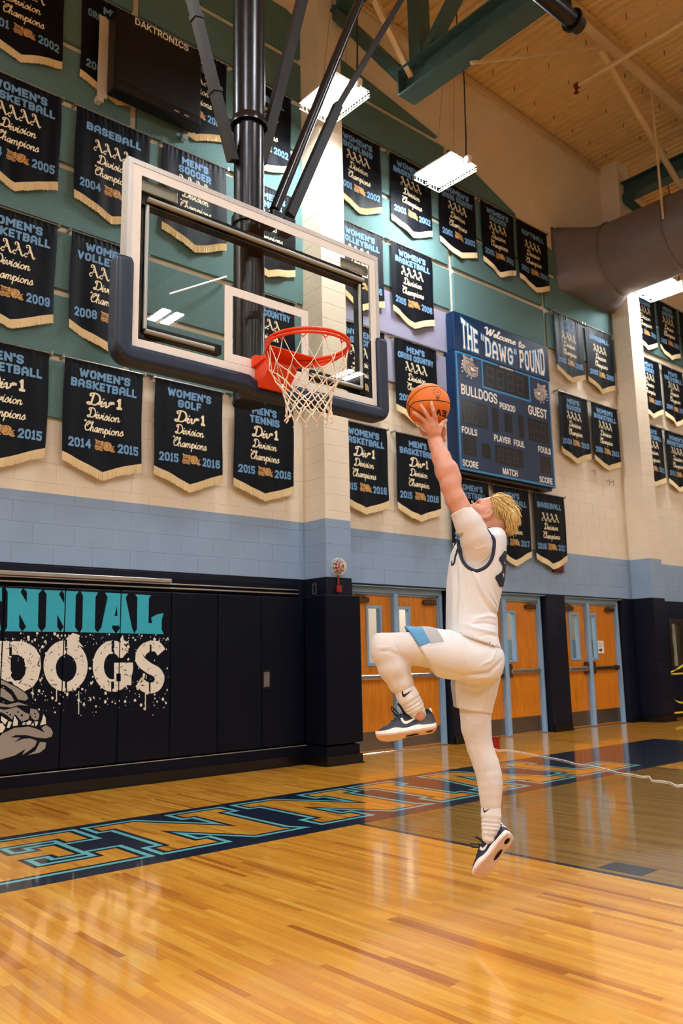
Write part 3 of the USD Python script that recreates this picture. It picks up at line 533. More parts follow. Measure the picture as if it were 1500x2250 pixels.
# ------------------------------------------------------------------ wall padding with the printed mural
look('print_teal', C(44, 168, 188), .45); look('print_cream', C(226, 220, 204), .55); look('print_grey_dog', C(150, 142, 132), .5)
YP = W - .11
def pads_px(pts, s, ox, oy): return [tuple(at(ox + x / s, oy + y / s, 'y', YP)[[0, 2]]) for x, y in pts]
T6 = lambda q: pads_px([tuple(map(float, c.split(','))) for c in q.split()], 3.75, 0, 1220)
T7 = lambda q: pads_px([tuple(map(float, c.split(','))) for c in q.split()], 3.75, 0, 1500)
cut = lambda a, *bs: Polygon(a).buffer(0).difference(unary_union([Polygon(b).buffer(0) for b in bs]))
teal = unary_union([
 cut(T6('45,268 345,283 318,318 312,588 340,630 40,626 60,590 64,305'), T6('190,270 168,302 220,390 222,300'), T6('158,480 157,590 183,630 215,590')),
 cut(T6('360,286 650,298 624,330 618,592 645,632 345,630 376,590 384,322'), T6('510,290 484,320 530,400 530,320'), T6('472,487 471,590 497,632 524,590')),
 Polygon(T6('665,298 808,306 786,345 780,605 803,638 660,634 678,600 684,335')),
 cut(T6('866,308 1055,318 1035,350 1087,602 1105,645 960,640 987,603 980,580 925,578 922,600 950,640 803,638 835,595 886,348'), T6('962,415 943,500 968,500')),
 Polygon(T6('1115,322 1245,330 1226,355 1222,560 1252,560 1245,512 1300,485 1348,478 1332,530 1330,610 1348,650 1105,645 1128,610 1132,350')),
 Polygon(T6('-240,250 15,266 15,385 -30,352 -40,300 -120,298 -120,400 -10,400 -10,480 -120,480 -120,590 -40,590 0,560 8,620 -240,618 -215,590 -215,290'))])
ell = lambda cx, cy, rx, ry, n=40: [(cx + rx * math.cos(t), cy + ry * math.sin(t)) for t in np.arange(n) * 2 * np.pi / n]
P6 = lambda pts: Polygon(pads_px(pts, 3.75, 0, 1220)).buffer(0)
sx = lambda a, b, c, d: P6([(a, b), (c, b), (c, d), (a, d)])
D_ = P6([(-20, 706), (190, 710), (280, 750), (330, 830), (338, 920), (315, 1020), (270, 1085), (195, 1124), (120, 1075), (95, 1040), (60, 1040), (-20, 1000)]).difference(P6([(85, 820), (150, 820), (195, 850), (215, 930), (205, 985), (170, 1028), (120, 1035), (90, 1000)])).difference(sx(76, 700, 98, 830))
O_ = P6(ell(540, 912, 182, 212)).difference(P6(ell(545, 930, 86, 112))).difference(sx(534, 690, 552, 830)).difference(sx(534, 1030, 552, 1130))
G_ = unary_union([P6(ell(930, 915, 166, 212)).difference(P6(ell(925, 915, 70, 108))).difference(P6([(930, 845), (1010, 845), (1070, 770), (1130, 740), (1130, 885), (930, 885)])), sx(940, 886, 1082, 1070)]).difference(sx(958, 975, 995, 1040)).difference(sx(918, 690, 942, 840)).difference(sx(915, 1040, 940, 1130))
S_ = LineString(pads_px(crom([(1330, 800), (1290, 752), (1220, 755), (1165, 800), (1160, 870), (1220, 925), (1290, 965), (1315, 1020), (1285, 1080), (1215, 1092), (1140, 1045)], 5), 3.75, 0, 1220)).buffer(.058, cap_style='flat').difference(sx(1232, 700, 1248, 810)).difference(sx(1226, 1040, 1240, 1135))
dogs = unary_union([D_, O_, G_, S_]); sr = random.Random(3); sp_, er_ = [], []
for k in range(430):
    cx, cy = sr.uniform(20, 1390), sr.choice([sr.gauss(690, 55), sr.gauss(1180, 75), sr.uniform(650, 1250)]); r = sr.choice([2.2, 3, 4, 5, 7, 11]) * (1 if cy < 1240 else .7)
    if cy > 640: sp_.append(P6([(cx + r * math.cos(t) * sr.uniform(.7, 1.2), cy + r * 1.25 * math.sin(t) * sr.uniform(.7, 1.3)) for t in np.arange(7) * .9]))
for k in range(230):
    cx, cy, a_, l_, w_ = sr.uniform(0, 1380), sr.uniform(700, 1130), sr.uniform(0, 6.3), sr.uniform(6, 36), sr.uniform(1.5, 5); c_, s_ = math.cos(a_), math.sin(a_)
    er_.append(P6([(cx + l_ * c_, cy + l_ * s_), (cx - w_ * s_, cy + w_ * c_), (cx - l_ * .6 * c_, cy - l_ * .6 * s_), (cx + w_ * s_, cy - w_ * c_)]))
drip = [sx(645, 1120, 652, 1310), sx(1194, 1120, 1201, 1278), sx(268, 1100, 273, 1180), sx(462, 1100, 470, 1200), P6([(540, 690), (600, 640), (660, 660), (640, 700), (690, 760), (600, 720)]), P6([(990, 690), (1010, 660), (1020, 700), (1060, 720), (1000, 740)])]
cream = unary_union([dogs.difference(unary_union(er_))] + sp_ + drip).difference(teal.buffer(.006))
T7p = lambda q: Polygon(T7(q)).buffer(0)
dog = unary_union([T7p('-60,-60 60,0 140,40 215,92 233,128 210,148 150,140 100,60 40,20 -60,0'), T7p('-60,30 30,50 90,100 118,148 90,156 20,120 -60,90'), T7p('-60,150 60,182 150,160 238,190 150,185 90,205 20,198 -60,190'), T7p('-60,205 40,225 140,200 205,245 245,262 235,300 180,322 160,300 130,262 112,268 100,305 60,270 15,245 -60,240'), T7p('250,212 300,222 325,262 318,300 290,312 262,292 246,255'),
    T7p('-60,500 20,420 120,372 240,362 300,380 370,412 340,372 378,348 418,375 436,410 425,445 380,458 300,452 220,432 130,432 84,452 168,452 112,494 190,462 250,458 304,480 290,520 240,560 180,598 212,545 120,600 0,635 -60,645'), T7p('330,488 380,492 372,540 330,575 228,598 290,562')])
dog = dog.difference(unary_union([Polygon(T7(' '.join('%g,%g' % p for p in ell(cx, cy, r, r * .8, 10)))) for cx, cy, r in ((58, 246, 8), (84, 264, 9), (148, 242, 9), (180, 268, 11), (288, 256, 8), (292, 282, 7))])).difference(T7p('150,200 240,208 246,250 200,238'))
teeth = unary_union([T7p('358,258 376,290 380,340 328,352 345,310'), T7p('118,268 148,318 146,352 104,358 112,310'), T7p('10,275 64,310 40,345 8,310'), T7p('70,318 98,324 78,372 56,372'), T7p('-40,330 20,335 44,370 20,410 -40,412'), T7p('215,330 240,312 262,318 250,345 220,348'), T7p('284,320 314,318 308,345 292,360'), T7p('190,330 210,326 205,345 182,348'), T7p('256,352 275,328 280,354')])
dog = dog.difference(teeth); cream = cream.difference(unary_union([dog.buffer(.01), teeth.buffer(.008)]))
edges = [-1.17, -.55, .075, .693, 1.314, 1.935, 2.552, 3.186, P1[0] - .10]
desc = ['far left navy wall pad with grey bulldog cheek print, mostly cut by the frame edge', 'navy wall pad cut by the left edge of the picture', 'navy wall pad with the grey bulldog muzzle print', 'navy wall pad with the cream letter D and part of a teal N above', 'navy wall pad with cream letters O G and teal N I', 'navy wall pad with the cream letter S and teal L', 'plain navy wall pad, first to the right of the printed letters', 'plain navy wall pad, second to the right of the printed letters', 'plain navy wall pad holding a small black outlet box, next to the pilaster']
desc = ['navy wall pad left of the bulldog print, cut by the picture edge', 'navy wall pad with bulldog cheek print at the picture edge', 'navy wall pad with the grey bulldog muzzle and cream letter D', 'navy wall pad with the cream letter O under teal letters', 'navy wall pad with the cream letter G under teal letters I and A', 'plain navy wall pad just right of the printed letters', 'plain navy wall pad between the print and the outlet pad', 'plain navy wall pad with small outlet box beside the pilaster']
for k in range(8):
    a, b = edges[k] + .002, edges[k + 1] - .002
    t = thing('wall_pad', desc[k], 'wall pad', group='navy pads along the wall')
    obj('pad_cover', rbox(a, YP, .245, b, W - .005, 2.06, .014, 3), 'vinyl_navy', t, smooth=35)
    clip = sbox(a + .004, .25, b - .004, 2.055)
    for nm, g, m_ in (('teal_lettering', teal, 'print_teal'), ('cream_lettering', cream, 'print_cream'), ('bulldog_print', dog, 'print_grey_dog'), ('teeth_print', teeth, 'print_cream')):
        h = g.intersection(clip)
        if h.area > .0005: obj(nm, sheet(h, .0012, (0, YP + .0004, 0), (1, 0, 0), (0, 0, 1), (0, -1, 0)), m_, t)
t = thing('pilaster_pad', 'tall navy pad wrapping the near pilaster beside the doors', 'wall pad')
obj('side_cover', rbox(P1[0] - .095, P1[2] - .085, .25, P1[0] - .005, W - .115, 2.075, .014, 3), 'vinyl_navy', t, smooth=35); obj('front_cover', rbox(P1[0] - .093, P1[2] - .09, .25, P1[1] + .06, P1[2] - .005, 2.075, .014, 3), 'vinyl_navy', t, smooth=35)
look('outlet_black', C(10, 10, 12), .3)
t = thing('outlet_box', 'small black outlet box set in the last navy wall pad', 'outlet', (3.25, YP, 1.05)); obj('faceplate', sheet(sbox(-.07, -.115, .07, .115).difference(sbox(-.045, -.09, .045, .09)), .008, (0, 0, 0), (1, 0, 0), (0, 0, 1), (0, -1, 0)), 'outlet_black', t); obj('socket', cat(bx(-.045, -.002, -.09, .045, .0, .09), bx(-.02, -.004, -.07, .03, -.002, .05)), 'duct_paint', t)
t = thing('aluminium_track', 'long aluminium track over the navy wall pads', 'track')
obj('track_back', bx(-1.5, W - .03, 2.08, 3.80, W - .002, 2.225), 'vinyl_navy', t)
obj('track_flange', rbox(-1.5, W - .07, 2.15, 3.80, W - .03, 2.163, .002), 'aluminium', t); obj('track_flange', rbox(-1.5, W - .07, 2.1, 3.80, W - .03, 2.116, .002), 'aluminium', t)
obj('cover_rail', cat(rbox(-1.5, W - .085, 2.168, 1.95, W - .025, 2.212, .006), *[cyl((x_, W - .088, 2.19), (x_, W - .08, 2.19), .008, 8) for x_ in np.arange(-1.2, 1.9, .52)]), 'aluminium', t)
t = thing('cover_plate', 'small pale metal frame on the pilaster side over the pad', 'plate', (P1[0], 3.2, 2.17)); obj('plate_frame', sheet(sbox(-.04, -.07, .04, .07).difference(sbox(-.025, -.055, .025, .055)), .006, (0, 0, 0), (0, -1, 0), (0, 0, 1), (-1, 0, 0)), 'aluminium', t)

# ------------------------------------------------------------------ championship banners
look('satin_navy', C(6, 9, 17), .58, specular_ior_level=.14, bump=.1, bscale=420); look('fringe_cream', C(226, 204, 158), .8, bump=.3, bscale=300, stretch=(1, 1, .05)); look('felt_blue', C(106, 150, 188), .85); look('felt_cream', C(236, 222, 186), .8); look('felt_gold', C(196, 148, 84), .7, var=.12, vscale=30); look('gold_dark', C(72, 46, 24), .8); look('rod_grey', C(150, 146, 138), .35, metal=.7)
def pup():
    E = lambda cx, cy, rx, ry: affinity.scale(Point(cx, cy).buffer(1), rx, ry)
    b = unary_union([E(-.25, .02, .19, .19), E(-.28, -.10, .21, .12), E(.10, .02, .30, .18), E(.20, .08, .2, .14), E(.36, -.10, .14, .11), E(-.37, -.21, .10, .06), E(-.14, -.22, .10, .06), E(.44, -.2, .12, .055), E(.14, -.18, .12, .05),
        Polygon([(-.40, .13), (-.47, .20), (-.44, .26), (-.30, .20)]), Polygon([(-.16, .18), (-.05, .24), (-.02, .16), (-.08, .10)]), LineString([(.44, .0), (.52, .05)]).buffer(.02)])
    S = lambda *p: LineString(crom(p, 4)).buffer(.012)
    ln = unary_union([S((-.43, .02), (-.36, .0), (-.30, .05), (-.25, .0), (-.18, .02), (-.08, -.02)), S((-.46, -.06), (-.38, -.02), (-.28, -.04)), S((-.28, -.04), (-.18, -.02), (-.08, -.08), (-.10, -.17)), S((-.46, -.12), (-.36, -.15), (-.2, -.14), (-.12, -.17)), S((-.28, -.04), (-.28, -.09)), E(-.28, .03, .05, .03), E(-.36, .08, .03, .022), E(-.19, .085, .03, .022), S((-.42, .12), (-.35, .13), (-.31, .10)), S((-.25, .11), (-.19, .13), (-.13, .11)),
        S((-.03, .14), (.0, .02), (-.05, -.12)), S((.2, .2), (.27, .06), (.2, -.1), (.1, -.15)), S((.3, -.14), (.38, -.04), (.46, -.1)), S((.0, .17), (.12, .12)), S((-.42, -.24), (-.41, -.19)), S((-.35, -.25), (-.34, -.2)), S((-.18, -.26), (-.17, -.21)), S((-.11, -.26), (-.10, -.21)), S((.4, -.22), (.41, -.18)), S((.47, -.22), (.48, -.18))])
    return b, ln.intersection(b.buffer(-.006))
PUP, PUPL = pup()
def fine(g, step):
    """A polygon as triangles no longer than step, for wrapping round a fold."""
    ms = [trimesh.creation.triangulate_polygon(p, engine='earcut') for p in polys(g)]; V, F, k = [], [], 0
    for v, f in ms: V.append(v); F.append(f + k); k += len(v)
    v, f = np.vstack(V), np.vstack(F); v3 = np.column_stack([v, np.zeros(len(v))])
    v3, f = trimesh.remesh.subdivide_to_size(v3, f, step, max_iter=12); return v3[:, :2], f
BW, SIDE, TIP = .93, 1.06, 1.225
TXT = {}
def banner(x0, top, title, award, word, years, label, y=None, seed=0):
    r = random.Random(seed); y0 = W - .082 if y is None else y
    ph = [r.uniform(0, 6.3) for _ in range(6)]; am = [r.uniform(.5, 1) for _ in range(6)]; fq = [r.uniform(2, 3.4), r.uniform(4, 6), r.uniform(7, 10)]; sk = r.uniform(-.6, .6)
    def disp(u, d):
        f = .35 + .65 * np.clip(d / SIDE, 0, 1.2)
        w = .012 * f * (am[0] * np.sin(fq[0] * np.pi * u + ph[0] + sk * d) + .7 * am[1] * np.sin(fq[1] * np.pi * u + ph[1] - sk * d)) + .004 * am[2] * np.sin(fq[2] * np.pi * u + ph[2])
        return w + .006 * np.exp(-d / .07) * np.sin(u * 95 + 2 * np.sin(u * 11)) + .012 * am[3] * np.clip((d - .8) / .4, 0, 1) * (1 - 2 * abs(u - .5))
    drop = lambda u: SIDE + (TIP - SIDE) * (1 - np.abs(2 * u - 1)) + .008 * np.sin(u * 9 + ph[4])
    P = lambda u, d, off: np.column_stack([x0 + u * BW + .006 * np.sin(d * 5 + ph[5]) * (d > .05), y0 - disp(u, d) - off, np.full(len(u), top) - d])
    t = thing('championship_banner', label, 'banner', group='championship banners on the gym wall')
    nu, nv = 64, 30; U, V = np.meshgrid(np.linspace(0, 1, nu), np.linspace(0, 1, nv)); u, v = U.ravel(), V.ravel(); pts = P(u, v * drop(u), 0)
    i = (np.arange(nv - 1)[:, None] * nu + np.arange(nu - 1)[None]).ravel(); q = np.stack([i, i + nu, i + nu + 1, i + 1], -1); back = pts + [0, .003, 0]
    obj('cloth', (np.vstack([pts, back]), np.vstack([q, q[:, ::-1] + len(pts)])), 'satin_navy', t, smooth=60)
    n = 240; uu = np.linspace(0, 1, n); dd = drop(uu); z = P(uu, dd - .012, .003); zz = P(uu, dd + .088 + nrs.uniform(-.008, .006, n), .004); zig = np.where(np.arange(n) % 2, .0022, -.0022); z[:, 1] += zig; zz[:, 1] += zig + nrs.uniform(-.003, .003, n); zz[:, 0] += nrs.uniform(-.0015, .0015, n)
    i = np.arange(n - 1); q = np.stack([i, i + n, i + n + 1, i + 1], -1); fr = np.vstack([z, zz]); obj('fringe', (np.vstack([fr, fr + [0, .002, 0]]), np.vstack([q, q[:, ::-1] + 2 * n])), 'fringe_cream', t)
    obj('rod', cat(cyl((x0 - .028, y0 - .004, top + .006), (x0 + BW + .028, y0 - .004, top + .006), .008, 8), *[cat(bx(x_ - .01, y0 - .015, top - .01, x_ + .01, (W - .052 if top in (8.97, 7.45) else W - .002), top + .02), bx(x_ - .004, y0 - .02, top + .0, x_ + .004, y0 - .012, top + .035)) for x_ in (x0 - .022, x0 + BW + .022)]), 'rod_grey', t)
    def put(name, g, m_, cx, cz, step=.045):
        v, f = fine(g, step); uu = (v[:, 0] + cx) / BW; d = cz - v[:, 1]; pp = P(uu, d, .0025)
        obj(name, (pp, f), m_, t)
    mid = BW / 2; two = len(title) > 1
    key = ('t',) + tuple(title)
    if key not in TXT:
        g = [affinity.translate(block_text(s, .098, min(.105 * len(s) * .82, .78) if len(s) > 6 else .098 * .82 * len(s) * .98, t=.245), 0, (.12 if two and k == 0 else 0)) for k, s in enumerate(title)]; TXT[key] = unary_union(g)
    put('title_lettering', TXT[key], 'felt_blue', mid, .30 if two else .245)
    if award == 'AAAA':
        if 'a' not in TXT: TXT['a'] = aaaa(.47, .135)
        put('grade_lettering', TXT['a'], 'felt_cream', mid, .475)
    else:
        if 'd' not in TXT: TXT['d'] = unary_union([affinity.translate(script_text('Div', .062, .27), -.06, 0), affinity.translate(block_text('-', .13, .05), .105, 0), affinity.translate(block_text('1', .13, .062, t=.22), .185, 0)])
        put('grade_lettering', TXT['d'], 'felt_cream', mid, .475)
    if word not in TXT: TXT[word] = unary_union([affinity.translate(script_text('Division', .05, .38), 0, .155), script_text(word, .05, .46)])
    put('script_lettering', TXT[word], 'felt_cream', mid, .775)
    for k, s in enumerate(years):
        if s:
            if s not in TXT: TXT[s] = block_text(s, .105, .25, t=.215)
            put('year_lettering', TXT[s], 'felt_blue', (.19, .76)[k], .975)
    if 'p' not in TXT: TXT['p'] = affinity.scale(PUP, .235, .235, origin=(0, 0)); TXT['q'] = affinity.scale(PUPL, .235, .235, origin=(0, 0))
    put('bulldog_emblem', TXT['p'], 'felt_gold', mid + .01, .915); v, f = fine(TXT['q'], .06); pp = P((v[:, 0] + mid + .01) / BW, .915 - v[:, 1], .0042); obj('emblem_lines', (pp, f), 'gold_dark', t)
WB, MB, CCW, CCM = ["WOMEN'S", 'BASKETBALL'], ["MEN'S", 'BASKETBALL'], ["WOMEN'S", 'CROSS COUNTRY'], ["MEN'S", 'CROSS COUNTRY']
A_, D1 = 'AAAA', 'Div-1'; CH, CN = 'Champions', 'Champion'
R1, R2, R3, R4, R5 = 9.14, 7.61, 6.05, 4.56, 4.04
BAN = [
 (-.50, R1, ["MEN'S", 'GOLF'], A_, CH, ('2001', '2002'), 'dark navy 2001 2002 banner in the top left corner of the picture'),
 (.64, R1, CCM, A_, CH, ('2001', '2002'), "navy men's cross country banner behind the left side of the shot clock"),
 (1.72, R1, ["WOMEN'S", 'SOCCER'], A_, CH, ('2001', '2002'), 'navy banner showing between the shot clock and the black mast, top row'),
 (2.80, R1, ['FOOTBALL'], A_, CH, ('2001', '2002'), 'navy football banner in the top row just right of the black mast'),
 (4.55, R1, ["WOMEN'S", 'BOWLING'], A_, CH, ('2001', '2002'), "navy women's bowling banner beside the near pilaster"),
 (5.69, R1, WB, A_, CH, ('2001', '2002'), "navy women's basketball banner 2001 2002 behind the second ceiling light"),
 (6.81, R1, CCW, A_, CH, ('2001', '2002'), "navy women's cross country banner 2001 2002 below the second ceiling light"),
 (7.895, R1, ["WOMEN'S", 'SOCCER'], A_, CH, ('2001', '2002'), "navy women's soccer banner 2001 2002 in the top row, second from the duct"),
 (8.915, R1, ['SOFTBALL'], A_, CN, ('2002', '2003'), 'navy softball banner 2002 2003 right beside the grey duct'),
 (-.49, R2, WB, A_, CH, ('2004', '2005'), "navy women's basketball banner 2004 2005 left of the baseball banner"),
 (.62, R2, ['BASEBALL'], A_, CH, ('2004', '2005'), 'navy baseball banner 2004 2005 left of the backboard corner'),
 (1.73, R2, ["MEN'S", 'SOCCER'], A_, CH, ('2005', '2006'), "navy men's soccer banner 2005 2006 behind the backboard top"),
 (2.86, R2, ["WOMEN'S", 'TENNIS'], A_, CH, ('2005', '2006'), "navy women's tennis banner behind the two slanting black braces"),
 (4.54, R2, ["WOMEN'S", 'VOLLEYBALL'], A_, CH, ('2005', '2006'), "navy women's volleyball banner 2005 2006 right of the near pilaster"),
 (5.65, R2, WB, A_, CH, ('2005', '2006'), "navy women's basketball banner 2005 2006 left above the scoreboard"),
 (9.89, R2, ["MEN'S", 'GOLF'], A_, CH, ('2005', '2005'), "navy men's golf banner under the grey duct, right of the scoreboard"),
 (10.95, R2, ['BASEBALL'], A_, CH, ('2005', '2006'), 'navy baseball banner 2005 2006 between the duct and far pilaster'),
 (-.48, R3, WB, A_, CH, ('2008', '2009'), "navy women's basketball banner 2008 2009 left of the volleyball banner"),
 (.62, R3, ["WOMEN'S", 'VOLLEYBALL'], A_, CH, ('2008', '2009'), "navy women's volleyball banner 2008 beside the left backboard padding"),
 (2.83, R3, CCW, A_, CH, ('2008', '2009'), "navy women's cross country banner seen through the backboard's white square"),
 (4.53, R3, ["WOMEN'S", 'SOCCER'], A_, CH, ('2008', '2009'), "navy women's soccer banner seen through the right edge of the backboard glass"),
 (5.66, R3, CCM, A_, CH, ('2008', '2009'), "navy men's cross country banner behind the held basketball"),
 (9.88, R3, ["MEN'S", 'SOCCER'], A_, CN, ('2009', '2010'), "navy men's soccer banner 2009 2010 right of the scoreboard"),
 (10.94, R3, WB, A_, CN, ('2009', '2011'), "navy women's basketball banner next to the far pilaster"),
 (-.50, R4, MB, D1, CH, ('2014', '2015'), "navy men's basketball banner 2015 at the left edge, lowest row"),
 (.60, R4, WB, D1, CH, ('2014', '2015'), "navy women's basketball banner 2014 2015 below the left backboard corner"),
 (1.69, R4, ["WOMEN'S", 'GOLF'], D1, CH, ('2015', '2016'), "navy women's golf banner 2015 2016 under the backboard"),
 (2.79, R4, ["MEN'S", 'TENNIS'], D1, CH, ('2015', '2016'), "navy men's tennis banner 2015 2016 below the basket net"),
 (4.52, R4, WB, D1, CH, ('2015', '2016'), "navy women's basketball banner 2015 2016 beside the near pilaster, lowest row"),
 (5.63, R4, MB, D1, CN, ('2015', '2016'), "navy men's basketball banner 2015 2016 beside the raised arm"),
 (6.79, R5, WB, A_, CH, ('2016', '2017'), "navy women's basketball banner under the scoreboard behind the player's arm"),
 (7.86, R5, MB, A_, CN, ('2016', '2017'), "navy men's basketball banner under the scoreboard behind the player's head"),
 (8.91, R5, ['BASEBALL'], A_, CH, ('2016', '2017'), 'navy baseball banner 2016 2017 under the right side of the scoreboard'),
 (12.86, 8.97, ["WOMEN'S", 'TENNIS'], A_, CH, ('2002', '2003'), 'dark navy top banner right behind the far pilaster'), (13.89, 8.97, ["MEN'S", 'SOCCER'], A_, CH, ('2002', '2003'), 'dark navy top banner second from the far pilaster'), (14.93, 8.97, ["MEN'S", 'GOLF'], A_, CH, ('2003', '2004'), 'dark navy top banner at the right picture edge'),
 (12.82, 7.45, ["MEN'S", 'SOCCER'], A_, CN, ('2006', '2007'), 'navy 2007 banner right behind the far pilaster, middle row'), (13.86, 7.45, ["MEN'S", 'VOLLEYBALL'], A_, CH, ('2006', '2007'), 'navy volleyball banner at the right picture edge, middle row'),
 (12.71, 5.96, MB, A_, CH, ('2010', '2011'), 'navy banner right behind the far pilaster, lowest of three'), (13.74, 5.96, WB, A_, CH, ('2011', '2012'), "navy women's basketball banner at the right picture edge, lowest"),
]
for k, b in enumerate(BAN): banner(*b, seed=100 + k)
t = thing('banner_rod', 'loose white banner rod hanging aslant behind the backboard glass', 'rod'); a, b = at(497, 608, 'y', W - .12), at(372, 646, 'y', W - .3); obj('rod', cyl(a, b, .012, 8), 'wire_white' if 'wire_white' in LK else 'aluminium', t); obj('hook', bx(a[0] - .01, a[1] - .01, a[2] - .01, a[0] + .01, W - .05, a[2] + .015), 'aluminium', t)
hk = None
for k, (px_, py_) in enumerate(((1299, 1036), (1331, 1058), (1340, 1060), (1376, 1066))):
    p = at(px_, py_, 'y', W); t = thing('wall_hook', ('bent wire hook on the cream wall right of the scoreboard, leftmost', 'bent wire hook on the cream wall, second from left', 'bent wire hook on the cream wall, third from left', 'bent wire hook on the cream wall nearest the far pilaster')[k], 'hook', p, group='bent hooks on the cream wall'); obj('hook_wire', tube([(0, 0, 0), (0, -.05, .01), (.03, -.06, .03), (0.02, -.06, -.08)], .005, 5), 'bronze', t)

# ------------------------------------------------------------------ scoreboard
look('board_blue', C(8, 38, 70), .32, specular_ior_level=.35); look('board_trim', C(30, 124, 180), .3); look('board_white', C(236, 228, 214), .5); look('board_black', C(6, 7, 8), .28, specular_ior_level=.3); look('dog_tan', C(168, 150, 138), .5); look('dog_line', C(30, 24, 24), .6); look('board_digit', C(14, 14, 15), .3)
sb = thing('scoreboard', 'large navy wall scoreboard with white lettering and bulldog heads', 'scoreboard', (0, 0, 0))
SX0, SX1, SZ0, SZ1, YS = 6.85, 9.37, 4.13, 6.08, 3.16
obj('cabinet', rbox(SX0 - .005, YS, SZ0, SX1, W - .002, SZ1, .012), 'board_blue', sb); obj('header_panel', rbox(SX0, YS - .002, SZ1 + .004, SX1 + .03, W - .08, 6.74, .01), 'board_blue', sb)
obj('bottom_rail', bx(SX0 + .05, YS + .05, SZ0 - .05, SX1 - .05, W - .01, SZ0), 'board_black', sb)
def face(name, g, m_, off=.0015, th=.0015): return obj(name, sheet(g, th, (0, YS - off + .001, 0), (1, 0, 0), (0, 0, 1), (0, -1, 0)), m_, sb)
rim_ = sbox(SX0 + .008, SZ0 + .005, SX1 - .008, SZ1 - .005); face('border', unary_union([rim_.difference(rim_.buffer(-.032)), sbox(7.49, 5.575, 8.79, 6.05).difference(sbox(7.525, 5.61, 8.755, 6.06))]).difference(sbox(7.93, 6.02, 8.38, 6.1)), 'board_trim')
put2 = lambda s, h, w, cx, z, bold=True: affinity.translate(sans_text(s, h, w, bold), cx, z)
for g_ in (put2('BULLDOGS', .16, .9, 7.41, 5.375), put2('GUEST', .155, .54, 8.97, 5.36)): face('team_lettering', g_, 'board_white')
for g_ in ([put2('PERIOD', .1, .41, 8.125, 5.315), put2('FOULS', .1, .37, 7.115, 4.735), put2('PLAYER', .1, .43, 7.94, 4.733), put2('FOUL', .1, .29, 8.388, 4.73), put2('FOULS', .1, .365, 9.1, 4.722), put2('SCORE', .1, .38, 7.1, 4.2), put2('MATCH', .1, .39, 8.1, 4.198), put2('SCORE', .1, .375, 9.09, 4.19)]): face('caption_lettering', g_, 'board_white')
face('maker_lettering', put2('DAKTRONICS', .035, .36, 8.155, 6.032), 'board_white')
def arch(g, z0): return affinity.translate(trans(g, z0), 0, 0)
def trans(g, z0):
    from shapely import transform
    return transform(g, lambda p: np.column_stack([p[:, 0], z0 + (p[:, 1]) * (.29 + .235 * ((p[:, 0] - 8.14) / 1.12) ** 2)]))
hd = []
for s, x0, x1 in (('THE', 7.03, 7.445), ('"', 7.52, 7.59), ('DAWG', 7.62, 8.36), ('"', 8.39, 8.46), ('POUND', 8.54, 9.27)):
    g = block_text(s, 1.0, x1 - x0, t=.17, gap=.12, slab=True); g = affinity.translate(g.segmentize(.05), (x0 + x1) / 2, 0); hd.append(trans(g, 6.15))
hd = unary_union(hd); face('header_lettering', hd, 'board_white', .005); face('header_outline', hd.buffer(.017, join_style='mitre').difference(hd.buffer(.009, join_style='mitre')), 'board_trim', .005)
face('welcome_lettering', unary_union([affinity.translate(script_text('Welcome', .06, .8, t=.3), 8.03, 6.535), affinity.translate(script_text('to', .06, .17, t=.3), 8.6, 6.53)]), 'board_white', .005)
disp_ = [(7.525, 5.61, 8.755, 6.04), (6.965, 4.885, 7.595, 5.3), (7.71, 4.885, 7.86, 5.3), (8.025, 4.93, 8.23, 5.255), (8.405, 4.88, 8.54, 5.29), (8.675, 4.9, 9.235, 5.285), (6.955, 4.385, 7.26, 4.71), (7.41, 4.405, 7.61, 4.64), (7.745, 4.37, 8.47, 4.67), (8.965, 4.365, 9.25, 4.66)]
for a in disp_: face('display_window', sbox(*a), 'board_black')
for x0, z0, x1, z1, n in ((7.6, 5.66, 8.68, 5.98, 4), (8.72, 4.94, 9.2, 5.24, 3), (7.02, 4.93, 7.55, 5.24, 3), (7.8, 4.41, 8.4, 4.62, 3), (8.99, 4.4, 9.22, 4.62, 2), (6.98, 4.42, 7.23, 4.67, 2)):
    seg = []
    for k in range(n):
        a = x0 + (x1 - x0) * k / n; b = a + (x1 - x0) / n * .72; m_ = (z0 + z1) / 2; w_ = (b - a) * .16
        seg += [sbox(a, z0, a + w_, z1), sbox(b - w_, z0, b, z1), sbox(a, z0, b, z0 + w_), sbox(a, z1 - w_, b, z1), sbox(a, m_ - w_ / 2, b, m_ + w_ / 2)]
    face('digit_segments', unary_union(seg), 'board_digit', .0025, .0012)
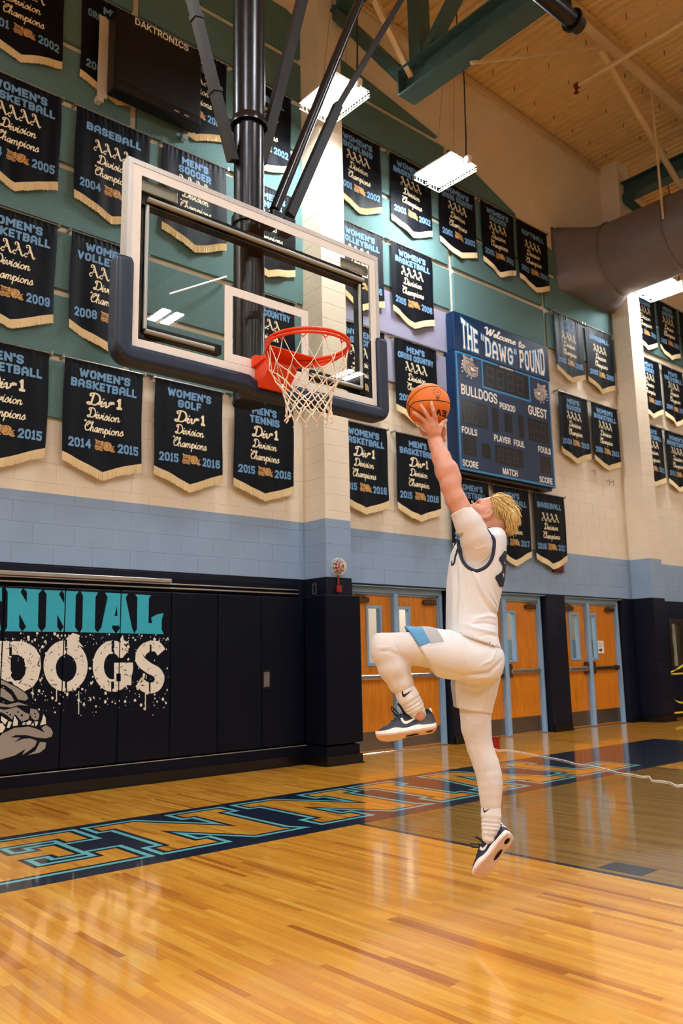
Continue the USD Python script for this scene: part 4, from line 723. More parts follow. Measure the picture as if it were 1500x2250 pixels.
def bulldog_head():
    S = lambda w, *p: LineString(crom(p, 4)).buffer(w)
    fill = unary_union([Polygon(crom([(-.40, .30), (-.30, .42), (-.05, .46), (.18, .30), (.30, .18), (.42, .05), (.46, -.1), (.44, -.26), (.34, -.36), (.05, -.42), (-.16, -.38), (-.34, -.22), (-.46, .02)], 5, True)), Polygon(crom([(-.34, .36), (-.42, .56), (-.22, .50), (-.1, .44)], 4, True)), Polygon(crom([(.02, .44), (.14, .54), (.2, .36)], 4, True))])
    ln = unary_union([S(.016, (-.2, .36), (.0, .34), (.2, .2), (.28, .14)), S(.02, (-.02, .2), (.1, .08), (.22, .12)), S(.014, (-.14, .16), (-.06, -.02), (.0, -.1)), S(.016, (.02, -.12), (.18, -.2), (.3, -.12), (.44, -.2)), S(.012, (-.2, .1), (-.24, -.16), (-.14, -.36)), S(.012, (.02, -.16), (.04, -.3), (.0, -.4)), S(.012, (.2, -.3), (.32, -.28), (.4, -.34)), S(.014, (.26, .04), (.36, .04), (.42, .0))])
    wh = unary_union([Polygon([(.03, .06), (.13, .02), (.17, -.1), (.06, -.12)]), Polygon([(.2, -.02), (.24, -.12), (.16, -.12)]), Polygon([(.4, .06), (.44, .16), (.46, .04)])] + [Point(-.50 + .035 * abs(k - 2) ** 1.3 * (1 if k > 2 else .6), .22 - .17 * k).buffer(.035) for k in range(4)] + [Point(-.2, -.46).buffer(.035), Point(.02, -.5).buffer(.035)])
    return fill, ln, wh
f_, l_, w_ = bulldog_head()
for cx, cz, s, sx_ in ((7.205, 5.855, .42, 1), (9.085, 5.8, .40, -1)):
    tr = lambda g: affinity.translate(affinity.scale(g, s * sx_, s * .82, origin=(0, 0)), cx, cz)
    face('bulldog_emblem', tr(f_), 'dog_tan'); face('emblem_spikes', tr(w_), 'board_white', .0035); face('emblem_lines', tr(l_), 'dog_line', .003)

# ------------------------------------------------------------------ shot clock on its wall rails
look('clock_black', C(8, 9, 10), .45, specular_ior_level=.3); look('rail_lit_tone', C(214, 206, 192), .4, metal=.3)  # left rail paler than aluminium: lamp light falling on it put into its colour
sc = thing('shot_clock', 'black boxy shot clock on aluminium rails high on the left wall', 'shot clock')
obj('cabinet', rbox(.94, 3.06, 7.85, 2.10, 3.255, 8.88, .008), 'clock_black', sc); obj('face_panel', rbox(.955, 3.052, 7.96, 2.085, 3.06, 8.865, .003), 'clock_black', sc); obj('lower_lip', rbox(.955, 3.052, 7.86, 2.085, 3.06, 7.945, .003), 'outlet_black', sc)
a, b = at(297, 48, 'y', 3.05), at(414, 104, 'y', 3.05); g = sans_text('DAKTRONICS', .085, b[0] - a[0], True)
obj('maker_lettering', sheet(affinity.translate(g, (a[0] + b[0]) / 2, (a[2] + b[2]) / 2 - .042), .0015, (0, 3.0515, 0), (1, 0, 0), (0, 0, 1), (0, -1, 0)), 'board_white', sc)
dots = [Point(x_, z_).buffer(.007, quad_segs=2) for x_ in np.arange(1.68, 1.98, .03) for z_ in np.arange(8.1, 8.72, .03) if (x_ > 1.88 or z_ < 8.2 or z_ > 8.62)]
obj('led_dots', sheet(unary_union(dots), .001, (0, 3.0515, 0), (1, 0, 0), (0, 0, 1), (0, -1, 0)), 'outlet_black', sc, kind='stuff')
obj('mounting_rail', cat(bx(.83, 3.255, 7.74, .91, 3.27, 8.86), bx(.84, 3.27, 7.75, .90, W - .002, 7.82), bx(.91, 3.255, 7.8, .95, 3.265, 8.84)), 'rail_lit_tone', sc); obj('mounting_rail', cat(bx(1.96, 3.255, 7.74, 2.04, 3.27, 8.8), bx(1.97, 3.27, 7.75, 2.03, W - .002, 7.82)), 'aluminium', sc)
obj('port', cat(rbox(1.72, 3.048, 7.89, 1.79, 3.052, 7.91, .001), rbox(1.86, 3.048, 7.89, 1.93, 3.052, 7.91, .001)), 'aluminium', sc)

# ------------------------------------------------------------------ small wall things
look('alarm_red', C(150, 30, 24), .35); look('alarm_dark', C(96, 22, 20), .35)
fa = thing('fire_alarm', 'red fire alarm horn under a white wire cage on the near pilaster', 'fire alarm', (4.13, P1[2], 2.44))
obj('horn', rbox(-.06, -.06, -.065, .06, 0, .065, .01), 'alarm_red', fa)
cg = []
for k in range(12):
    t_ = k * math.pi / 6; cg.append(tube([(.115 * math.cos(t_), -.005, .115 * math.sin(t_)), (.105 * math.cos(t_), -.06, .105 * math.sin(t_)), (.03 * math.cos(t_), -.11, .03 * math.sin(t_))], .003, 5))
for r_, y_ in ((.115, -.005), (.11, -.03), (.104, -.06), (.075, -.085), (.045, -.105), (.025, -.112)): cg.append(tube([(r_ * math.cos(t_), y_, r_ * math.sin(t_)) for t_ in np.arange(12) * math.pi / 6], .003, 5, True))
obj('wire_cage', cat(*cg), 'wire_white' if 'wire_white' in LK else 'aluminium', fa)
obj('conduit', cyl((-.005, -.015, -.07), (-.005, -.015, -.23), .012, 8), 'alarm_red', fa); obj('back_box', rbox(-.04, -.045, -.33, .03, 0, -.24, .006), 'alarm_red', fa)
p = at(1222, 1247, 'y', W); t = thing('exit_light', 'small dark red caged sign on the blue wall below the baseball banner', 'sign', p); obj('sign_body', rbox(-.14, -.06, -.09, .14, 0, .10, .008), 'alarm_dark', t); obj('guard', cat(*[bar((x_, -.075, -.1), (x_, -.075, .11), .004) for x_ in np.linspace(-.14, .14, 7)], *[bar((-.15, -.075, z_), (.15, -.075, z_), .004) for z_ in np.linspace(-.1, .11, 5)]), 'bronze', t); obj('sign_face', bx(-.05, -.062, -.05, .12, -.06, .07), 'alarm_red', t)
p = at(1443, 1236, 'y', W); t = thing('motion_detector', 'small round white detector on the wall past the far pilaster', 'detector', p); m = lathe([(0, -.02), (.06, -.02), (.062, .03), (.04, .07), (0, .08)], 18); m.apply_transform(trimesh.transformations.rotation_matrix(math.pi / 2, (1, 0, 0))); obj('detector_body', m, 'paper', t, smooth=40); obj('wire', cyl((.02, -.01, -.05), (.02, -.01, -.2), .006, 6), 'paper', t)
t = thing('cord_reel', 'small red cord spool on the floor by the doors', 'cord reel', (6.71, 2.62, 0)); obj('spool', cat(lathe([(0, 0), (.068, 0), (.068, .012), (.058, .012), (.058, .13), (.07, .13), (.07, .142), (0, .142)], 24)), 'alarm_red', t, smooth=40); obj('top_flange', lathe([(0, .142), (.074, .142), (.074, .15), (0, .15)], 24), 'alarm_dark', t)
look('cord_white', C(236, 226, 206), .5)
pts = [at(px_, py_, 'z', .006) for px_, py_ in ((1078, 1640), (1092, 1648), (1112, 1648), (1150, 1654), (1185, 1661), (1215, 1666), (1240, 1671), (1268, 1679), (1300, 1683), (1330, 1690), (1360, 1698), (1390, 1702), (1410, 1706), (1425, 1706), (1432, 1714), (1450, 1716), (1470, 1719), (1486, 1726), (1500, 1725), (1530, 1729))]
t = thing('extension_cord', 'white extension cord snaking over the floor from the red spool', 'cord'); obj('cord', tube(crom(pts, 5), .0065, 6), 'cord_white', t, smooth=60)
look('tape_yellow', C(214, 196, 30), .45)
def ribbon(pts, w, tw=0):
    p = crom(pts, 6); n = len(p); s = np.linspace(0, 1, n); d = np.column_stack([.25 * np.sin(s * 5 + tw), np.sin(s * 7 + tw) * .5, np.cos(s * 4 + tw)]); d /= np.linalg.norm(d, axis=1, keepdims=True)
    v = np.vstack([p - d * w / 2, p + d * w / 2]); v = np.vstack([v, v + [.001, .0, .001]]); i = np.arange(n - 1); q = np.stack([i, i + 1, n + i + 1, n + i], -1); return v, np.vstack([q, q[:, ::-1] + 2 * n])
T_ = lambda *pp: [at(x_, y_, 'y', 3.0) for x_, y_ in pp]
t = thing('caution_tape', 'yellow caution tape strung loosely at the right picture edge', 'tape')
for k, pp in enumerate((((1464, 1478), (1480, 1474), (1500, 1462), (1520, 1450)), ((1464, 1482), (1490, 1480), (1520, 1478)), ((1464, 1480), (1467, 1510), (1471, 1555), (1474, 1562)), ((1465, 1500), (1472, 1520), (1485, 1540), (1505, 1545)), ((1472, 1560), (1482, 1566), (1500, 1565), (1520, 1566)))): obj('strip', ribbon(T_(*pp), .032, k), 'tape_yellow', t)
obj('post', cyl((at(1463, 1478, 'y', 3.0) * [1, 1, 0]), at(1463, 1474, 'y', 3.0), .012, 8), 'outlet_black', t)
# ------------------------------------------------------------------ the ceiling-hung basket
look('mast_black', C(24, 25, 28), .26, metal=.35); look('steel_black', C(22, 23, 25), .38, metal=.3); look('brace_grey', C(42, 41, 40), .4, metal=.4); look('frame_alu', C(196, 192, 186), .38, metal=.4, var=.04); look('border_white', C(226, 218, 206), .4); look('pad_navy', C(24, 36, 56), .4, bump=.06, bscale=300, specular_ior_level=.4); look('rim_orange', C(226, 62, 18), .3); look('net_white', C(236, 226, 208), .8); look('plate_tan', C(150, 142, 124), .4, metal=.5)
pane('board_glass', (.93, .95, .94), 1.5)
hp = thing('basketball_hoop', 'ceiling-hung glass backboard with orange rim and white net on a black mast', 'basketball hoop')
GY, GX, GZ0, GZ1 = -1.22, .912, 2.935, 3.997
IX, IZ0, IZ1 = .859, 2.988, 3.943
obj('backboard_glass', bx(-GX, GY, GZ0, GX, GY + .0005, GZ1), 'board_glass', hp)
FX = sbox(-GX - .028, GZ0 - .028, GX + .028, GZ1 + .03).difference(sbox(-GX, GZ0, GX, GZ1))
obj('backboard_frame', cat(sheet(FX, .075, (0, GY - .006, 0), (1, 0, 0), (0, 0, 1), (0, 1, 0)), *[cyl((-GX - .03, GY + .03, z_), (-GX - .027, GY + .03, z_), .006, 8) for z_ in np.arange(3.35, 3.98, .12)]), 'frame_alu', hp)
prt = lambda nm, g, m_='border_white': obj(nm, sheet(g, .003, (0, GY - .0005, 0), (1, 0, 0), (0, 0, 1), (0, -1, 0)), m_, hp)
prt('border_print', sbox(-GX, GZ0, GX, GZ1).difference(sbox(-IX, IZ0, IX, IZ1)))
prt('target_square', sbox(-.312, 2.99, .312, 3.458).difference(sbox(-.258, 3.042, .258, 3.405)))
def sweep(path, sec, close_ends=True, nrm=(0, 1, 0)):
    p = np.asarray(path, float); t = np.gradient(p, axis=0); t /= np.linalg.norm(t, axis=1, keepdims=True); nn = np.asarray(nrm, float); s = np.cross(t, nn); n, k = len(p), len(sec); sc_ = np.ones(n); sc_[0] = sc_[-1] = .55; sc_[1] = sc_[-2] = .88
    v = (p[:, None] + sc_[:, None, None] * (sec[None, :, :1] * s[:, None] + sec[None, :, 1:] * nn)).reshape(-1, 3); i, j = np.meshgrid(np.arange(n - 1), np.arange(k), indexing='ij'); j2 = (j + 1) % k
    q = np.stack([i * k + j, i * k + j2, (i + 1) * k + j2, (i + 1) * k + j], -1).reshape(-1, 4); f = np.vstack([q[:, [0, 1, 2]], q[:, [0, 2, 3]]]); v = np.vstack([v, p[0], p[-1]]); e = n * k
    f = np.vstack([f] + [[[e, a, (a + 1) % k][::-1], [e + 1, (n - 1) * k + a, (n - 1) * k + (a + 1) % k]] for a in range(k)]); m = trimesh.Trimesh(v, f, process=False); m.fix_normals(); return m
def rrect(w, h, r, n=5): return np.array([(sx_ * (w / 2 - r) + r * math.cos(t), sy_ * (h / 2 - r) + r * math.sin(t)) for sx_, sy_, t0 in ((1, 1, 0), (-1, 1, 1), (-1, -1, 2), (1, -1, 3)) for t in np.linspace(t0 * math.pi / 2, (t0 + 1) * math.pi / 2, n)])
bxx, bz = GX + .035, GZ0 - .045; arc = lambda cx, cz, r, a0, a1: [(cx + r * math.cos(t), cz + r * math.sin(t)) for t in np.linspace(a0, a1, 7)]
path = [(-bxx, 3.435), (-bxx, 3.425), (-bxx, 3.40), (-bxx, 3.2)] + arc(-bxx + .05, bz + .05, .05, math.pi, 1.5 * math.pi) + [(x_, bz - (.022 if abs(x_) < .16 else .0)) for x_ in np.linspace(-.8, .8, 41)] + arc(bxx - .05, bz + .05, .05, 1.5 * math.pi, 2 * math.pi) + [(bxx, 3.2), (bxx, 3.40), (bxx, 3.425), (bxx, 3.435)]
obj('edge_padding', sweep([(x_, GY + .028, z_) for x_, z_ in path], rrect(.10, .125, .03)), 'pad_navy', hp, smooth=50)
# rim, bracket, net
RC = np.array([0, -1.603, 3.045]); RR = .237
circ = lambda r, z, n=56: [(RC[0] + r * math.cos(t), RC[1] + r * math.sin(t), z) for t in np.arange(n) * 2 * np.pi / n]
hooks = []
for k in range(12):
    t_ = (k + .5) * math.pi / 6; c_, s_ = math.cos(t_), math.sin(t_); hooks.append(tube([RC + [(RR) * c_ - .02 * s_, RR * s_ + .02 * c_, -.026], RC + [(RR - .004) * c_, (RR - .004) * s_, -.045], RC + [RR * c_ + .02 * s_, RR * s_ - .02 * c_, -.026]], .0035, 5))
rm = obj('rim', cat(tube(circ(RR, 3.047), .0095, 10, True), tube(circ(RR, 3.026), .0085, 10, True), *hooks), 'rim_orange', hp, smooth=50)
band_ = []
for k in range(24):
    t0, t1 = math.pi * (.0 + k / 24), math.pi * (.0 + (k + 1) / 24); f0, f1 = [.012 + .034 * math.sin(t) ** .8 for t in (t0, t1)]
    q = [(RC[0] + (RR + o) * math.cos(t), RC[1] + (RR + o) * math.sin(t), z) for o in (0, .004) for t, z in ((t0, 3.046), (t1, 3.046), (t1, 3.03 - f1), (t0, 3.03 - f0))]; band_.append(trimesh.convex.convex_hull(np.array(q)))
hull = lambda p: trimesh.convex.convex_hull(np.array(p, float))
obj('rim_bracket', cat(*band_, hull([(s * .1, GY - .003, z) for s in (-1, 1) for z in (2.865, 3.05)] + [(s * .1, GY - .16, z) for s in (-1, 1) for z in (2.98, 3.05)] + [(s * .1, GY - .06, 2.86) for s in (-1, 1)]), hull([(s * .125, GY - .003, z) for s in (-1, 1) for z in (2.99, 3.055)] + [(s * .125, GY - .05, 3.055) for s in (-1, 1)] + [(s * .105, GY - .12, 3.02) for s in (-1, 1)]), hull([(s * .1, GY - .14, 3.045) for s in (-1, 1)] + [(s * .1, GY - .14, 3.035) for s in (-1, 1)] + [(s * .2, RC[1] + .13, z) for s in (-1, 1) for z in (3.036, 3.043)] + [(s * .05, RC[1] + RR, z) for s in (-1, 1) for z in (3.036, 3.043)])), 'rim_orange', hp)
N, rr = 12, [(.232, -.03), (.222, -.155), (.187, -.205), (.158, -.25), (.142, -.295), (.132, -.335), (.128, -.375), (.132, -.425)]
node = lambda j, k: RC + [rr[j][0] * math.cos((k + .5 + .5 * (j % 2)) * 2 * math.pi / N), rr[j][0] * math.sin((k + .5 + .5 * (j % 2)) * 2 * math.pi / N), rr[j][1] + .006 * math.sin(k * 2.3 + j)]
net = []
for j in range(len(rr) - 1):
    for k in range(N):
        for s in (0, 1):
            a = node(j, k); b = node(j + 1, (k - s if j % 2 == 0 else k + s) % N); m_ = (a + b) / 2 + (RC - (a + b) / 2) * [.03, .03, 0] + [0, 0, -.006]
            net.append(tube(crom([a, m_, b], 3), .0027 if j < 2 else .0042, 5))
for k in range(N): b = node(len(rr) - 1, k); net.append(tube([b + [.006, 0, .01], b + [.008, 0, -.012], b + [-.004, .004, -.028]], .005, 5))
obj('net', cat(*net), 'net_white', hp, smooth=50)
# mast and braces
MX, MY = .0, -1.02
obj('mast', cat(cyl((MX, MY, 4.72), (MX, MY, 7.72), .106, 36), cyl((MX, MY, 2.84), (MX, MY, 4.74), .098, 36), lathe([(.098, 0), (.122, 0), (.122, .025), (.106, .06), (.098, .06)], 36, (MX, MY, 4.72)), lathe([(.1, 0), (.112, 0), (.112, .05), (.1, .05)], 36, (MX, MY, 4.02)), lathe([(0, 0), (.1, 0), (.105, .012), (.098, .012)], 36, (MX, MY, 2.83))), 'mast_black', hp, smooth=40)
obj('header_pipe', cat(cyl((-4.6, MY, 7.72), (4.16, MY, 7.72), .085, 24), cyl((4.02, MY, 7.72), (4.05, MY, 7.72), .12, 24)), 'mast_black', hp, smooth=40)
for s in (-1, 1): obj('header_hanger', cyl((s * 3.95, MY, 7.72), (s * 3.95, MY, ZC(s * 3.95)), .05, 12), 'mast_black', hp)
L0, R0 = np.array([-.125, MY, 4.43]), np.array([.085, MY - .01, 4.5]); L1, R1_ = L0 + np.array([-.303, 0, .97]) * 3.35, R0 + np.array([.278, 0, 1.08]) * 2.95
obj('side_brace', cat(bar(L0, L1, .06, .055, (0, 1, 0)), *[bar(L0 + (L1 - L0) * q, L0 + (L1 - L0) * (q + .008), .075, .07, (0, 1, 0)) for q in (.13, .27)]), 'brace_grey', hp); obj('side_brace', bar(R0, R1_, .07, .055, (0, 1, 0)), 'brace_grey', hp)
a, b = at(603, 462, 'y', -1.1), at(790, 0, 'y', -1.1); obj('front_brace', cyl(a, a + (b - a) * 1.85, .034, 16), 'mast_black', hp, smooth=40)
a, b, c_ = at(636, 474, 'y', -1.08), at(742, 232, 'y', -1.08), at(880, 0, 'y', -1.08); obj('front_brace', cat(bar(a, b, .062, .05, (0, 1, 0)), bar(b + (a - b) * .05, b + (c_ - b) * 1.9, .038, .03, (0, 1, 0))), 'steel_black', hp)
obj('clevis', cat(rbox(.09, -1.16, 4.02, .16, -1.04, 4.12, .006), rbox(.21, -1.14, 4.02, .29, -1.03, 4.12, .006)), 'steel_black', hp)
# steel behind the glass
yb = GY + .05
obj('rear_beam', cat(bx(-.84, yb, 3.80, .84, yb + .05, 3.885), bx(-.84, yb - .02, 3.795, .84, yb, 3.80)), 'steel_black', hp); obj('rear_rod', cyl((-.80, yb - .018, 3.835), (.83, yb - .018, 3.835), .016, 12), 'frame_alu', hp, smooth=40)
for s in (-1, 1):
    obj('rear_upright', bx(s * .815 - .022, yb, 3.02, s * .815 + .022, yb + .045, 3.80), 'steel_black', hp); obj('upright_rod', cyl((s * .80, yb - .012, 3.07), (s * .80, yb - .012, 3.80), .012, 10), 'frame_alu', hp, smooth=40)
    obj('lower_bar', bx(s * .82, yb, 3.045, s * .30, yb + .05, 3.10), 'steel_black', hp); obj('lower_rod', cyl((s * .80, yb - .012, 3.06), (s * .36, yb - .012, 3.06), .014, 10), 'frame_alu', hp, smooth=40)
    obj('corner_plate', rbox(s * .86, yb - .03, 3.87, s * .62, yb - .022, 3.94, .003), 'plate_tan', hp)
    obj('gusset', hull([(s * .86, yb + .02, 3.0), (s * .86, yb + .02, 3.12), (s * .62, yb + .02, 3.05), (s * .86, yb + .03, 3.0), (s * .86, yb + .03, 3.12), (s * .62, yb + .03, 3.05)]), 'steel_black', hp)
for z_ in (3.84, 2.96): obj('mast_arm', bx(-.09, yb, z_ - .03, .09, MY - .08, z_ + .03), 'steel_black', hp)
# ------------------------------------------------------------------ the player: a body modelled as a smooth field, then clothes
import manifold3d as m3
look('hair_dark', C(160, 124, 78), .6)
look('skin', C(208, 148, 122), .5, var=.09, vscale=22, subsurface_weight=.12, subsurface_scale=.01, subsurface_radius=(1.0, .35, .2)); look('skin_flush', C(214, 130, 104), .5); look('lip', C(190, 108, 92), .5); look('nail', C(236, 190, 168), .3); look('eye_white', C(230, 224, 216), .2); look('eye_iris', C(70, 90, 100), .2)
look('jersey_white', C(228, 229, 229), .75, bump=.12, bscale=700); look('short_white', C(228, 228, 226), .7, bump=.1, bscale=700); look('tights_white', C(222, 216, 210), .55, bump=.06, bscale=900); look('sock_white', C(230, 228, 224), .85, bump=.2, bscale=500); look('trim_navy', C(24, 34, 60), .7); look('panel_blue', C(84, 146, 188), .6); look('panel_grey', C(176, 172, 168), .6)
look('shoe_navy', C(20, 28, 46), .5, bump=.1, bscale=500); look('shoe_grey', C(62, 66, 74), .5); look('shoe_white', C(238, 230, 220), .45); look('outsole_pink', C(214, 186, 172), .5, bump=.3, bscale=160); look('lace_black', C(14, 16, 22), .7); look('print_ink', C(26, 20, 20), .6)
DP = 4.45; P0 = atd(1040, 1300, DP)
FW, LF, UP = np.array([-math.cos(YAW), math.sin(YAW), 0]), -np.array([math.sin(YAW), math.cos(YAW), 0]), np.array([0, 0, 1.0])
M3 = np.stack([FW, LF, UP]); MPP = DP / FPX
def J(px, py, Y=0):
    d = ray(px, py); t = (((P0 - CAM) @ LF) + Y) / (d @ LF); return M3 @ (CAM + d * t - P0)
world = lambda v: np.asarray(v) @ M3 + P0
class Field:
    def __init__(s, lo, hi, h):
        s.lo = np.asarray(lo, float); s.h = h; s.n = np.ceil((np.asarray(hi) - s.lo) / h).astype(int) + 1; s.D = np.full(s.n, 9.0, np.float32); s.ax = [s.lo[i] + h * np.arange(s.n[i]) for i in range(3)]
    def box(s, lo, hi):
        a = np.clip(np.floor((np.asarray(lo) - s.lo) / s.h).astype(int), 0, s.n); b = np.clip(np.ceil((np.asarray(hi) - s.lo) / s.h).astype(int) + 1, 0, s.n)
        sl = tuple(slice(i, j) for i, j in zip(a, b)); return sl, np.meshgrid(*[x[q] for x, q in zip(s.ax, sl)], indexing='ij')
    def blend(s, sl, d, k, op='u'):
        D = s.D[sl]
        if D.size == 0: return
        if op == 'u':
            if k > 0: h = np.clip(.5 + .5 * (D - d) / k, 0, 1); s.D[sl] = D * (1 - h) + d * h - k * h * (1 - h)
            else: s.D[sl] = np.minimum(D, d)
        else:
            d = -d
            if k > 0: h = np.clip(.5 - .5 * (D - d) / k, 0, 1); s.D[sl] = D * (1 - h) + d * h + k * h * (1 - h)
            else: s.D[sl] = np.maximum(D, d)
    def cone(s, a, b, ra, rb, k=.02, op='u', sy=1.0):
        a, b = np.asarray(a, float), np.asarray(b, float); m = max(ra, rb) / min(sy, 1) + k + .03; sl, (X, Y, Z) = s.box(np.minimum(a, b) - m, np.maximum(a, b) + m); v = b - a; L = v @ v + 1e-12
        t = np.clip(((X - a[0]) * v[0] + (Y - a[1]) * v[1] + (Z - a[2]) * v[2]) / L, 0, 1)
        d = np.sqrt((X - a[0] - t * v[0]) ** 2 + ((Y - a[1] - t * v[1]) * sy) ** 2 + (Z - a[2] - t * v[2]) ** 2) - (ra + (rb - ra) * t); s.blend(sl, d, k, op)
    def chain(s, pts, rs, k=.015, sy=1.0):
        for i in range(len(pts) - 1): s.cone(pts[i], pts[i + 1], rs[i], rs[i + 1], k, 'u', sy)
    def ell(s, c, r, ax=None, k=.015, op='u'):
        c, r = np.asarray(c, float), np.asarray(r, float); m = r.max() + k + .03; sl, (X, Y, Z) = s.box(c - m, c + m); P = np.stack([X - c[0], Y - c[1], Z - c[2]], -1)
        if ax is not None: P = P @ np.asarray(ax).T
        q = P / r; n1 = np.linalg.norm(q, axis=-1); n2 = np.linalg.norm(q / r, axis=-1); s.blend(sl, n1 * (n1 - 1) / np.maximum(n2, 1e-6), k, op)
    def loft(s, lv, k=.02, grow=0, op='u'):
        """A trunk from levels (z, x_front, x_back, half_width), ellipses that follow the outline."""
        lv = np.array(sorted(lv)); z0, z1 = lv[0, 0], lv[-1, 0]; sl, (X, Y, Z) = s.box((lv[:, 2].min() - .1, -lv[:, 3].max() - .1, z0 - .06), (lv[:, 1].max() + .1, lv[:, 3].max() + .1, z1 + .06))
        zc = np.clip(Z, z0, z1); f, b, w = [np.interp(zc, lv[:, 0], lv[:, i]) for i in (1, 2, 3)]; c, a = (f + b) / 2, (f - b) / 2 + grow; w = w + grow
        q = (np.abs((X - c) / a) ** 2.3 + np.abs(Y / w) ** 2.3) ** (1 / 2.3); d = np.maximum((q - 1) * np.minimum(a, w) * .9, np.maximum(Z - z1, z0 - Z)); s.blend(sl, d, k, op)
    def halfspace(s, p, n):   # keep the side n points away from
        p, n = np.asarray(p, float), np.asarray(n, float); n = n / np.linalg.norm(n); X, Y, Z = np.meshgrid(*s.ax, indexing='ij', sparse=True); s.D = np.maximum(s.D, ((X - p[0]) * n[0] + (Y - p[1]) * n[1] + (Z - p[2]) * n[2]).astype(np.float32))
    def mesh(s, iters=4):
        D = np.pad(s.D, 1, constant_values=9.0); n = np.array(D.shape); S = D < 0; c = [D[i:n[0] - 1 + i, j:n[1] - 1 + j, k:n[2] - 1 + k] for i in (0, 1) for j in (0, 1) for k in (0, 1)]
        neg = sum((x < 0).astype(np.int8) for x in c); act = (neg > 0) & (neg < 8); idx = -np.ones(act.shape, int); I = np.argwhere(act); idx[tuple(I.T)] = np.arange(len(I)); vals = np.stack([x[act] for x in c], 1)
        offs = np.array([(i, j, k) for i in (0, 1) for j in (0, 1) for k in (0, 1)], float); acc = np.zeros((len(I), 3)); cnt = np.zeros(len(I))
        for a in range(8):
            for b in range(a + 1, 8):
                if np.abs(offs[a] - offs[b]).sum() != 1: continue
                va, vb = vals[:, a], vals[:, b]; m = (va < 0) != (vb < 0); t = np.where(m, va / np.where(m, va - vb, 1), 0); acc += m[:, None] * (offs[a] + (offs[b] - offs[a]) * t[:, None]); cnt += m
        V = s.lo + (I - 1 + acc / cnt[:, None]) * s.h; F = []
        for ax in range(3):
            o = [0, 1, 2]; o.remove(ax); A = np.moveaxis(S, ax, 0); m = A[:-1] != A[1:]; E = np.argwhere(m); E = E[(E[:, 1] > 0) & (E[:, 2] > 0) & (E[:, 1] < n[o[0]] - 1) & (E[:, 2] < n[o[1]] - 1)]; first = A[:-1][tuple(E.T)]
            def cell(d1, d2):
                q = np.zeros((len(E), 3), int); q[:, ax] = E[:, 0]; q[:, o[0]] = E[:, 1] - d1; q[:, o[1]] = E[:, 2] - d2; return idx[tuple(q.T)]
            Q = np.stack([cell(1, 1), cell(0, 1), cell(0, 0), cell(1, 0)], 1); fl_ = first if ax != 1 else ~first; Q[~fl_] = Q[~fl_][:, ::-1]; F.append(Q)
        Q = np.vstack(F); t = trimesh.Trimesh(V, np.vstack([Q[:, [0, 1, 2]], Q[:, [0, 2, 3]]]), process=False)
        if iters: trimesh.smoothing.filter_taubin(t, .5, .53, iterations=iters)
        return t
def union(ms):
    try:
        out = None
        for m in ms:
            q = m3.Manifold(m3.Mesh(np.asarray(m.vertices, np.float32), np.asarray(m.faces, np.uint32)))
            if q.status() != m3.Error.NoError: raise ValueError
            out = q if out is None else out + q
        g = out.to_mesh(); return trimesh.Trimesh(np.asarray(g.vert_properties[:, :3], float), np.asarray(g.tri_verts), process=False)
    except Exception as e: print('union fell back', e); return cat(*ms)
def wob(v, parts):
    """Cloth folds: ridges along polylines (x, z), each (points, height, width, side)."""
    m = trimesh.Trimesh(v.vertices.copy(), v.faces, process=False); N_ = np.array(m.vertex_normals); V = m.vertices.copy(); add = np.zeros(len(V)); P2 = V[:, [0, 2]]
    for pts, amp, wid, side in parts:
        p = np.array(pts)[:, [0, 2]]; d = np.full(len(V), 9.0); along = np.zeros(len(V))
        for k in range(len(p) - 1):
            e = p[k + 1] - p[k]; t = np.clip(((P2 - p[k]) @ e) / (e @ e), 0, 1); dk = np.linalg.norm(P2 - p[k] - t[:, None] * e, axis=1); u = (k + t) / (len(p) - 1); along = np.where(dk < d, u, along); d = np.minimum(d, dk)
        add += amp * np.exp(-(d / wid) ** 2) * np.clip(np.sin(np.pi * np.clip(along, .03, .97)), 0, 1) ** .5 * ((V[:, 1] * side > -.02) if side else 1)
    m.vertices = V + N_ * add[:, None]; return m
def pobj(name, m, look_, parent, smooth=True, **kw):
    m = trimesh.Trimesh(world(m.vertices), m.faces, process=False)
    return obj(name, m, look_, parent, smooth, **kw)
Pn = lambda *a: [J(x, y, z) for x, y, z in a]
pl = thing('person', 'blond basketball player in white jersey 31 leaping to lay the ball up, left knee raised', 'person')

# ball
BC = J(940.5, 890.5, .03); BR = 48.8 * MPP * (((P0 - CAM) @ LF + .03) / ((P0 - CAM) @ LF)); BR = .1205
def on_ball(px, py, off):
    """A point over the ball's camera side, off outside its surface, in line with the photograph point."""
    q = J(px, py, .03); dx, dz = q[0] - BC[0], q[2] - BC[2]; r = math.hypot(dx, dz); R = BR + off
    if r < R * .98: y = math.sqrt(R * R - r * r); p = np.array([q[0], BC[1] + y, q[2]]); return J(px, py, p[1])
    return J(px, py, BC[1])

# trunk outlines (measured down the photograph): level, front, back, half width
tl = lambda rows, Y=0: [(J(a, y, Y)[2], J(a, y, Y)[0], J(b, y, Y)[0], w) for y, a, b, w in rows]
JER = tl([(1164, 1062, 1100, .09), (1173, 1034, 1107, .14), (1185, 1008, 1110, .178), (1200, 998, 1110, .188), (1215, 991, 1109.5, .192), (1240, 986.5, 1108, .192), (1273, 982, 1106, .185), (1300, 980.5, 1101, .178), (1332, 980, 1093.5, .172), (1353, 980, 1089.5, .172), (1380, 980, 1092, .186), (1400, 982, 1091, .196), (1430, 990, 1098, .206), (1440, 992, 1099, .206)])
COR = [(z, f - .022, b + .018, w - .018) for z, f, b, w in JER]
